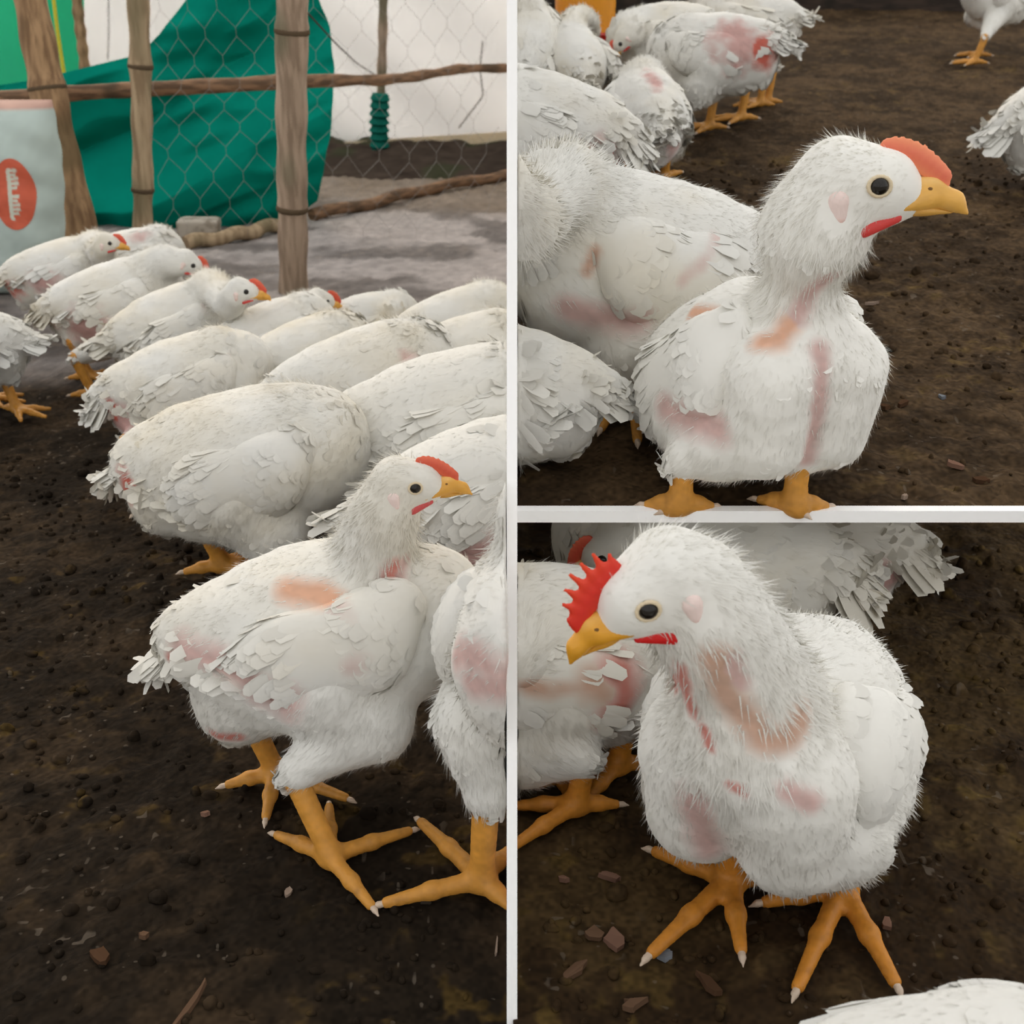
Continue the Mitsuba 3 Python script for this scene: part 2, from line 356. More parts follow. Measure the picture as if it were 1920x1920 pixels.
        cf = coat(p[ok]) * rng.uniform(0.93, 1.06, (ok.sum(), 1))
        V, Fa, N, Cc = keep_side(V, Fa, N, np.repeat(cf, per, 0), per, clip)
        kk = put('plumage', (V, Fa), 'plume_mat', wk, color=np.clip(Cc, 0, 0.9), normals=N); tag(kk, kind='stuff')
        nfl = 9
        g = np.linspace(0, 1, nfl)
        bp = np.stack([Q(0.050 + 0.085 * x, 0.044 - 0.034 * x, 0.014 - 0.010 * x) for x in g]); fn_ = np.repeat(unit(wn + dn * 0.15)[None], nfl, 0)
        ft = unit(ax_b + dn * np.linspace(0.42, 0.02, nfl)[:, None] + rng.normal(0, 0.03, (nfl, 3)))
        ft = unit(ft - fn_ * (ft * fn_).sum(1, keepdims=True))
        if lod < 2:
            V, Fa, N, per = feathers(bp, fn_, ft, s * 0.050, s * 0.016, -0.01, curl=0.15, sink=0.0)
            V, Fa, N, Cj = keep_side(V, Fa, N, np.repeat(coat(bp), per, 0), per, clip)
            if len(V): tag(put('flight_feathers', (V, Fa), 'plume_mat', wk, color=np.clip(Cj, 0, 0.9), normals=N), kind='stuff')
        for j in range(nfl if lod == 2 else 0):
            V, Fa, N, per = feathers(bp[j:j + 1], fn_[j:j + 1], ft[j:j + 1], s * (0.045 + 0.012 * rng.random()), s * 0.016, -0.02 + 0.02 * rng.random(), curl=0.15, sink=0.0)
            Cj = np.repeat(coat(bp[j:j + 1]) * rng.uniform(0.95, 1.05), per, 0)
            V, Fa, N, Cj = keep_side(V, Fa, N, Cj, per, clip)
            if len(V): put('flight_feather', (V, Fa), 'plume_mat', wk, color=np.clip(Cj, 0, 0.9), normals=N)
    # ---- tail
    tl = sp.get('tail', {})
    tp = math.radians(tl.get('pitch', -8)); tL = tl.get('len', 0.044)
    base, td = W(-0.125 + sp.get('short', 0), 0, 0.020), -f * math.cos(tp) + u * math.sin(tp)
    tn = np.cross(td, l); tn = tn if tn @ u > 0 else -tn
    tb = [(W(-0.112 + sp.get('short', 0), 0, 0.015), base + td * 0.026 * s, 0.029 * s, 0.015 * s, dict(axis=tn, flat=0.75))]
    tm = blob_mesh(tb, h, 0.01 * s, clip)
    if len(tm.vertices) > 20:
        tk = put('tail', tm, 'skin_mat', root, color=coat(np.asarray(tm.vertices)), normals=normals_of(tm))
        many = []
        for j, x in enumerate(np.linspace(-1, 1, 11)):
            d = unit(td + l * x * tl.get('fan', 0.32) - tn * 0.16 * abs(x) + rng.normal(0, 0.04, 3))
            nn = unit(tn + l * x * 0.5); nn = unit(nn - d * (nn @ d))
            p0 = base + l * x * 0.014 * s - tn * abs(x) * 0.008 * s
            V, Fa, N, per = feathers(p0[None], nn[None], d[None], s * tL * rng.uniform(0.85, 1.15), s * 0.027, 0.03, curl=0.3, sink=-0.002 * (j % 2))
            Cj = np.repeat(coat(p0[None]) * rng.uniform(0.95, 1.05), per, 0)
            V, Fa, N, Cj = keep_side(V, Fa, N, Cj, per, clip)
            if len(V) and lod == 2: put('tail_feather', (V, Fa), 'plume_mat', tk, color=np.clip(Cj, 0, 0.9), normals=N)
            elif len(V): many.append((V, Fa, N, Cj))
        if many:
            o = np.cumsum([0] + [len(a[0]) for a in many])
            tag(put('tail_feathers', (np.vstack([a[0] for a in many]), np.vstack([a[1] + q for a, q in zip(many, o)])), 'plume_mat', tk,
                    color=np.clip(np.vstack([a[3] for a in many]), 0, 0.9), normals=np.vstack([a[2] for a in many])), kind='stuff')
        nf = (60, 160, 260)[lod]
        p, nn = on_surface(tm, normals_of(tm), nf, rng)
        t = unit(np.repeat(td[None], nf, 0) + rng.normal(0, 0.18, p.shape)); t = unit(t - nn * (t * nn).sum(1, keepdims=True))
        V, Fa, N, per = feathers(p, nn, t, s * 0.034 * rng.uniform(0.7, 1.2, nf), s * 0.011, rng.uniform(0.06, 0.2, nf))
        V, Fa, N, Cc = keep_side(V, Fa, N, np.repeat(coat(p), per, 0), per, clip)
        if len(V): kk = put('plumage', (V, Fa), 'plume_mat', tk, color=np.clip(Cc, 0, 0.9), normals=N); tag(kk, kind='stuff')
    # ---- head parts
    if clip and clip[1] * (hc[clip[0]] - clip[2]) < 0.03 * hs: pass
    else:
        hh = (0.0016, 0.0011, 0.0007)[lod] * hs / 0.69
        ch = sp.get('comb', 1.0)
        tc = np.linspace(0, 1, 7)
        cb = []
        nt_ = sp.get('teeth', 9)
        tc = np.linspace(0, 1, nt_)
        arc = [H(0.0135 + 0.0255 * x, 0, 0.0180 - 0.001 * x - 0.0110 * x * x) for x in tc]
        prof = np.interp(tc, [0, 0.15, 0.5, 0.8, 1], [0.6, 0.95, 1.0, 0.75, 0.35])
        fc = dict(axis=hl, flat=0.55)
        cut = sp.get('cut', 0.48)     # how deep the notches go
        last = None
        for j in range(nt_):
            od = unit(hu + hf * (-0.15 + 1.0 * tc[j])); hgt_ = 0.0088 * prof[j] * hs * ch
            mid, tip = arc[j] + od * hgt_ * (1 - cut), arc[j] + od * hgt_
            cb.append((arc[j] - hu * 0.003 * hs, mid, 0.0036 * hs, 0.0024 * hs, fc)); cb.append((mid, tip, 0.0022 * hs, 0.0011 * hs, fc))
            if j: cb.append((arc[j - 1], arc[j], 0.0038 * hs, 0.0038 * hs, fc)); cb.append((last, mid, 0.0020 * hs, 0.0020 * hs, fc))
            last = mid
        cm = blob_mesh(cb, hh, 0.0010 * hs)
        cv = np.asarray(cm.vertices); hgt = np.clip(np.min([np.linalg.norm(cv - a, axis=1) for a in arc], 0) / (0.011 * hs * ch), 0, 1)[:, None]
        c1, c2 = [lin(*x) for x in sp.get('combcol', ((196, 58, 44), (226, 120, 84)))]
        put('comb', cm, 'comb_mat', root, color=c1 * (1 - hgt) + c2 * hgt, normals=normals_of(cm))
        bf = dict(axis=hl, flat=0.82)
        bm = blob_mesh([(H(0.020, 0, -0.003), H(0.034, 0, -0.0015), 0.0090 * hs, 0.0066 * hs, bf), (H(0.034, 0, -0.0015), H(0.045, 0, -0.0050), 0.0066 * hs, 0.0040 * hs, bf), (H(0.045, 0, -0.0050), H(0.0515, 0, -0.0105), 0.0040 * hs, 0.0010 * hs, bf),
                        (H(0.0165, 0.0122, -0.0072), H(0.032, 0.0035, -0.0040), 0.0024 * hs, 0.0042 * hs), (H(0.0165, -0.0122, -0.0072), H(0.032, -0.0035, -0.0040), 0.0024 * hs, 0.0042 * hs)], hh, 0.004 * hs)
        bv = np.asarray(bm.vertices); tone = (meshkit.fbm(bv * 120, 2, 2)[:, None] - 0.5) * 0.3
        b1, b2 = [lin(*x) for x in sp.get('beakcol', ((205, 150, 60), (226, 188, 120)))]
        ridge = np.clip(((bv - H(0.03, 0, 0.002)) @ hu)[:, None] / (0.006 * hs), 0, 1)
        bk = put('beak', bm, 'horn_mat', root, color=(b1 * (1 - ridge) + b2 * ridge) * (1 + tone), normals=normals_of(bm))
        lm = blob_mesh([(H(0.018, 0, -0.0095), H(0.032, 0, -0.0090), 0.0070 * hs, 0.0050 * hs, dict(axis=hu, flat=0.5)), (H(0.032, 0, -0.0090), H(0.044, 0, -0.0100), 0.0050 * hs, 0.0016 * hs, dict(axis=hu, flat=0.5))], hh, 0.003 * hs)
        put('lower_beak', lm, 'horn_mat', bk, color=np.repeat((b1 * 0.85)[None], len(lm.vertices), 0), normals=normals_of(lm))
        for sd in (1, -1):
            if lod == 2:
                nm = trimesh.creation.icosphere(2, 0.0015 * hs); nm.apply_transform(trimesh.transformations.scale_matrix(1)); nm.vertices = np.asarray(nm.vertices) * [1.0, 1.0, 0.7] + H(0.0335, sd * 0.0052, 0.0010)
                put('nostril', nm, 'skin_mat', bk, color=np.repeat(lin(110, 78, 40)[None], len(nm.vertices), 0), normals=normals_of(nm))
            ec = H(0.0105, sd * 0.0162, 0.0035); er = 0.0046 * hs
            em = trimesh.creation.icosphere(3, er); em.vertices = np.asarray(em.vertices) + ec
            ek = put('eye', em, 'eye_mat', root, smooth=True)
            ed = unit(hl * sd + hf * 0.25 + hu * 0.1)
            e1 = unit(np.cross(ed, hu)); e2 = np.cross(ed, e1)
            ring = [ec + ed * er * 0.45 + (e1 * math.cos(a) * 1.08 + e2 * math.sin(a) * 0.92) * er * 1.02 for a in np.linspace(0, 2 * math.pi, 15)]
            if lod == 2: rm = blob_mesh([(ring[j], ring[j + 1], 0.0008 * hs, 0.0008 * hs) for j in range(14)], hh * 0.7, 0.001 * hs)
            if lod == 2: put('eyelid', rm, 'skin_mat', ek, color=np.repeat(lin(206, 190, 160)[None], len(rm.vertices), 0), normals=normals_of(rm))
            lm = blob_mesh([(H(-0.0065, sd * 0.0212, -0.003), H(-0.0060, sd * 0.0205, -0.011), 0.0050 * hs, 0.0040 * hs, dict(axis=hl, flat=0.6))], hh, 0.002 * hs)
            lv = np.asarray(lm.vertices); g = np.clip(-((lv - H(-0.007, 0, -0.010)) @ hu)[:, None] / (0.005 * hs), 0, 1)
            put('earlobe', lm, 'skin_mat', root, color=lin(226, 206, 200) * (1 - g) + lin(196, 128, 100) * g, normals=normals_of(lm))
            wt = sp.get('wattle', 1.0)
            wm = blob_mesh([(H(0.020, sd * 0.0095, -0.0115), H(0.006, sd * 0.0138, -0.0168), 0.0026 * hs, 0.0036 * hs * wt, dict(axis=hl, flat=0.7))], hh, 0.002 * hs)
            put('wattle', wm, 'comb_mat', root, color=np.repeat(lin(*sp.get('wattlecol', (198, 62, 58)))[None], len(wm.vertices), 0), normals=normals_of(wm))
    # ---- legs
    for an, hock, ty, toes in legs:
        if clip and clip[1] * (an[0] - clip[2]) < 0.0: continue
        m, colr, tips = leg_mesh(an, hock, ty, s, (0.0026, 0.0018, 0.0012)[lod] * s / 0.69, np.array(sp.get('gn', (0, 0, 1.0))), toes, sp.get('shank', 1.0))
        if clip:
            vv = np.asarray(m.vertices)
            if (clip[1] * (vv[:, clip[0]] - clip[2]) < 0).any():
                m.vertices = np.where(np.arange(3) == clip[0], (np.maximum if clip[1] > 0 else np.minimum)(vv, clip[2]), vv)
        colr = colr * np.array(sp.get('legtone', (1, 1, 1)))
        if lod == 1:    # far birds: the claws are the pale ends of the toes
            cl = [claw_mesh(e, d, r, np.array(sp.get('gn', (0, 0, 1.0))), s) for e, d, r in tips if not (clip and clip[1] * (e[0] + d[0] * 0.012 * s - clip[2]) < 0)]
            colr = np.vstack([colr] + [np.repeat(CLAW[None], len(x.vertices), 0) for x in cl])
            m = trimesh.util.concatenate([m] + cl)
        lk = put('leg', m, 'leg_mat', root, color=colr, normals=normals_of(m))
        if lod == 2:
            for e, d, r in tips:
                if clip and clip[1] * (e[0] + d[0] * 0.012 * s - clip[2]) < 0: continue
                cm = claw_mesh(e, d, r, np.array(sp.get('gn', (0, 0, 1.0))), s)
                put('claw', cm, 'horn_mat', lk, color=np.repeat(CLAW[None], len(cm.vertices), 0), normals=normals_of(cm))
    return root

# ------------------------------------------------------------------ setting: soil
def soil(p, a, b, c2, ash):
    n1 = fbm(p.x * 14, p.y * 14, p.z * 14, 4); n2 = fbm(p.x * 70 + 9, p.y * 70, p.z * 70, 3); n3 = noise(p.x * 380, p.y * 380, p.z * 380)
    c = mix(mi.Color3f(*a), mi.Color3f(*b), smoothstep(0.38, 0.68, n1 * 0.55 + n2 * 0.45))
    c = mix(c, mi.Color3f(*c2), smoothstep(0.60, 0.74, n2) * smoothstep(0.42, 0.62, fbm(p.x * 5 + 3, p.y * 5, 1.5)) * 0.7)
    c = c * (0.55 + 0.9 * n3)
    fleck = smoothstep(0.86, 0.93, noise(p.x * 230 + 31, p.y * 230, 4.0)) * smoothstep(0.5, 0.7, noise(p.x * 40, p.y * 40, 8.0))
    c = mix(c, mi.Color3f(0.16, 0.13, 0.10), fleck * 0.35)
    if ash:
        e = p.y + 0.5 * (fbm(p.x * 3.5, p.y * 3.5, 2.0, 3) - 0.5)
        k = smoothstep(1.45, 1.85, e) * (0.45 + 0.55 * smoothstep(0.35, 0.6, fbm(p.x * 9 + 4, p.y * 9, 6.0)))
        c = mix(c, mi.Color3f(0.36, 0.325, 0.31) * (0.7 + 0.6 * n2), k * 0.9)
        c = mix(c, mi.Color3f(0.19, 0.145, 0.105) * (0.6 + 0.8 * n2), smoothstep(2.35, 2.6, p.y + 0.35 * p.x) * 0.8)
    return c
scene['soil_mat'] = twos({'type': 'bumpmap', 'arbitrary': proc(lambda p, n, uv: fbm(p.x * 260, p.y * 260, p.z * 260, 3), 8e-4), 'scale': 0.0022,
                          'bsdf': {'type': 'principled', 'base_color': proc(lambda p, n, uv: soil(p, (0.0125, 0.0085, 0.0052), (0.035, 0.0225, 0.0125), (0.062, 0.038, 0.009), True)), 'roughness': 0.95, 'specular': 0.1}})
scene['soil_warm_mat'] = twos({'type': 'bumpmap', 'arbitrary': proc(lambda p, n, uv: fbm(p.x * 240 + 3, p.y * 240, p.z * 240, 3), 8e-4), 'scale': 0.0022,
                          'bsdf': {'type': 'principled', 'base_color': proc(lambda p, n, uv: soil(p, (0.027, 0.0165, 0.0085), (0.066, 0.041, 0.021), (0.078, 0.050, 0.018), False)), 'roughness': 0.95, 'specular': 0.1}})
scene['soil_litter_mat'] = twos({'type': 'bumpmap', 'arbitrary': proc(lambda p, n, uv: fbm(p.x * 240 + 8, p.y * 240, p.z * 240, 3), 8e-4), 'scale': 0.0022,
                          'bsdf': {'type': 'principled', 'base_color': proc(lambda p, n, uv: soil(p, (0.024, 0.013, 0.005), (0.062, 0.038, 0.015), (0.080, 0.050, 0.012), False)), 'roughness': 0.9, 'specular': 0.15}})
def axis(*seg):
    return np.unique(np.round(np.concatenate([np.arange(a, b + d * 0.5, d) for a, b, d in seg]), 5))
def relief(x, y, seed):
    p = np.stack([x, y, 0 * x], -1)
    big = meshkit.fbm(p * 7, 2, seed) - 0.5; mid = meshkit.fbm(p * 48, 3, seed + 1) - 0.5; sm = meshkit.fbm(p * 150, 2, seed + 2) - 0.5
    return 0.012 * big + 0.011 * np.abs(mid) ** 1.2 * np.sign(mid) + 0.0045 * sm
def ground(xs, ys, zfun, seed, thick):
    X, Y = np.meshgrid(xs, ys, indexing='ij')
    Z = zfun(X, Y) + relief(X, Y, seed)
    nx, ny = X.shape
    top = np.stack([X, Y, Z], -1).reshape(-1, 3)
    i = np.arange(nx * ny).reshape(nx, ny)
    q = np.stack([i[:-1, :-1], i[1:, :-1], i[1:, 1:], i[:-1, 1:]], -1).reshape(-1, 4)
    rim = np.concatenate([i[:, 0], i[-1, 1:], i[-2::-1, -1], i[0, -2:0:-1]])
    low = top[rim].copy(); low[:, 2] = thick
    a = np.arange(len(rim)); b = (a + 1) % len(rim); o = len(top)
    side = np.stack([rim[a], o + a, o + b, rim[b]], -1)
    return np.vstack([top, low]), np.vstack([q, side])
xs = axis((-2.4, -0.72, 0.024), (-0.72, -0.0005, 0.0052)); ys = axis((0.30, 1.25, 0.0052), (1.25, 2.2, 0.012), (2.2, 3.9, 0.03))
k = put('floor', ground(xs, ys, lambda X, Y: 0 * X - 0.004, 3, -0.06), 'soil_mat', smooth=40); tag(k, 'dark bare soil floor of the left pen, dusty grey towards the back', kind='structure')
xs = axis((0.0005, 0.50, 0.0052), (0.50, 0.95, 0.02)); ys = axis((0.25, 1.15, 0.0052), (1.15, 1.7, 0.012))
k = put('floor_lower', ground(xs, ys, lambda X, Y: 0 * X - 0.004, 23, -0.06), 'soil_litter_mat', smooth=40); tag(k, 'dark littered soil floor of the lower pen', kind='structure')
# upper tier: sloping soil behind the white lip; right side trimmed to admit light
SL = math.tan(math.radians(5))
def deck_z(X, Y):
    return 0.1515 + (Y - 0.667) * SL - 0.0035
def deck_w(Y):
    return 0.43 * (Y * math.cos(PITCH) + (0.45 - deck_z(0, Y)) * math.sin(PITCH)) + 0.03
us = np.linspace(0, 1, 135); ys = axis((0.672, 1.4, 0.0056), (1.4, 3.2, 0.016))
def deck_mesh():
    U, Y = np.meshgrid(us, ys, indexing='ij')
    X = 0.004 + U * (deck_w(Y) - 0.004)
    nx, ny = X.shape
    top = np.stack([X, Y, deck_z(X, Y) + relief(X, Y, 17)], -1).reshape(-1, 3)
    i = np.arange(nx * ny).reshape(nx, ny)
    q = np.stack([i[:-1, :-1], i[1:, :-1], i[1:, 1:], i[:-1, 1:]], -1).reshape(-1, 4)
    rim = np.concatenate([i[:, 0], i[-1, 1:], i[-2::-1, -1], i[0, -2:0:-1]])
    low = top[rim].copy(); low[:, 2] = deck_z(low[:, 0], low[:, 1]) - np.where(low[:, 1] < 0.68, 0.0, 0.016)
    low[:, 2] = np.minimum(low[:, 2], top[rim][:, 2] - 0.0005)
    a = np.arange(len(rim)); b = (a + 1) % len(rim); o = len(top)
    return np.vstack([top, low]), np.vstack([q, np.stack([rim[a], o + a, o + b, rim[b]], -1)])
k = put('floor_upper', deck_mesh(), 'soil_warm_mat', smooth=40); tag(k, 'brown bare soil of the raised upper pen', kind='structure')
def board():  # added, out of view: white underside that bounces light into the lower pen
    y0, y1 = 0.70, 3.2
    c = []
    for y in (y0, y1):
        zb = deck_z(0, y) - (0.0125 if y < 1 else 0.026)
        for x in (0.004, deck_w(y)):
            for dz in (0, -0.006): c.append((x, y, zb + (dz if y > y0 + 1 else dz * 0.4)))
    return trimesh.convex.convex_hull(np.array(c))
k = put('bounce_trim_2', board(), 'white_paint'); tag(k, 'added white board hidden under the raised soil to bounce light below', kind='structure')

# ------------------------------------------------------------------ white partition and shelf lip standing in for blank strips between views
scene['white_paint'] = twos({'type': 'principled', 'base_color': proc(lambda p, n, uv: mi.Color3f(0.93, 0.93, 0.93) * (0.985 + 0.03 * noise(p.x * 30, p.y * 30, p.z * 30))), 'roughness': 0.6, 'specular': 0.3})
fw, upv = np.array([0, math.cos(PITCH), -math.sin(PITCH)]), np.array([0, math.sin(PITCH), math.cos(PITCH)])
def panel_x(pts, x0, x1):     # a board in a plane of constant x, from a (y, z) outline
    from shapely.geometry import Polygon
    m = trimesh.creation.extrude_polygon(Polygon(pts), x1 - x0, engine='earcut')
    v = np.asarray(m.vertices); m.vertices = np.stack([x0 + v[:, 2], v[:, 0], v[:, 1]], -1); m.fix_normals()
    return m
k = put('wall_view_divider', panel_x([(0.420, -0.02), (0.655, 0.508), (0.835, 0.912), (3.6, 0.912), (3.6, -0.02)], -0.00245, 0.00245), 'white_paint'); tag(k, 'thin white upright partition board standing in for the blank strip between the two views', kind='structure')
lip = trimesh.creation.box((0.345, 0.008, 0.0075)); lip.apply_translation((0.0028 + 0.1725, 0.667, 0.15165))
k = put('trim_1', lip, 'white_paint'); tag(k, 'white edging standing in for the blank strip below the raised upper pen', kind='structure')

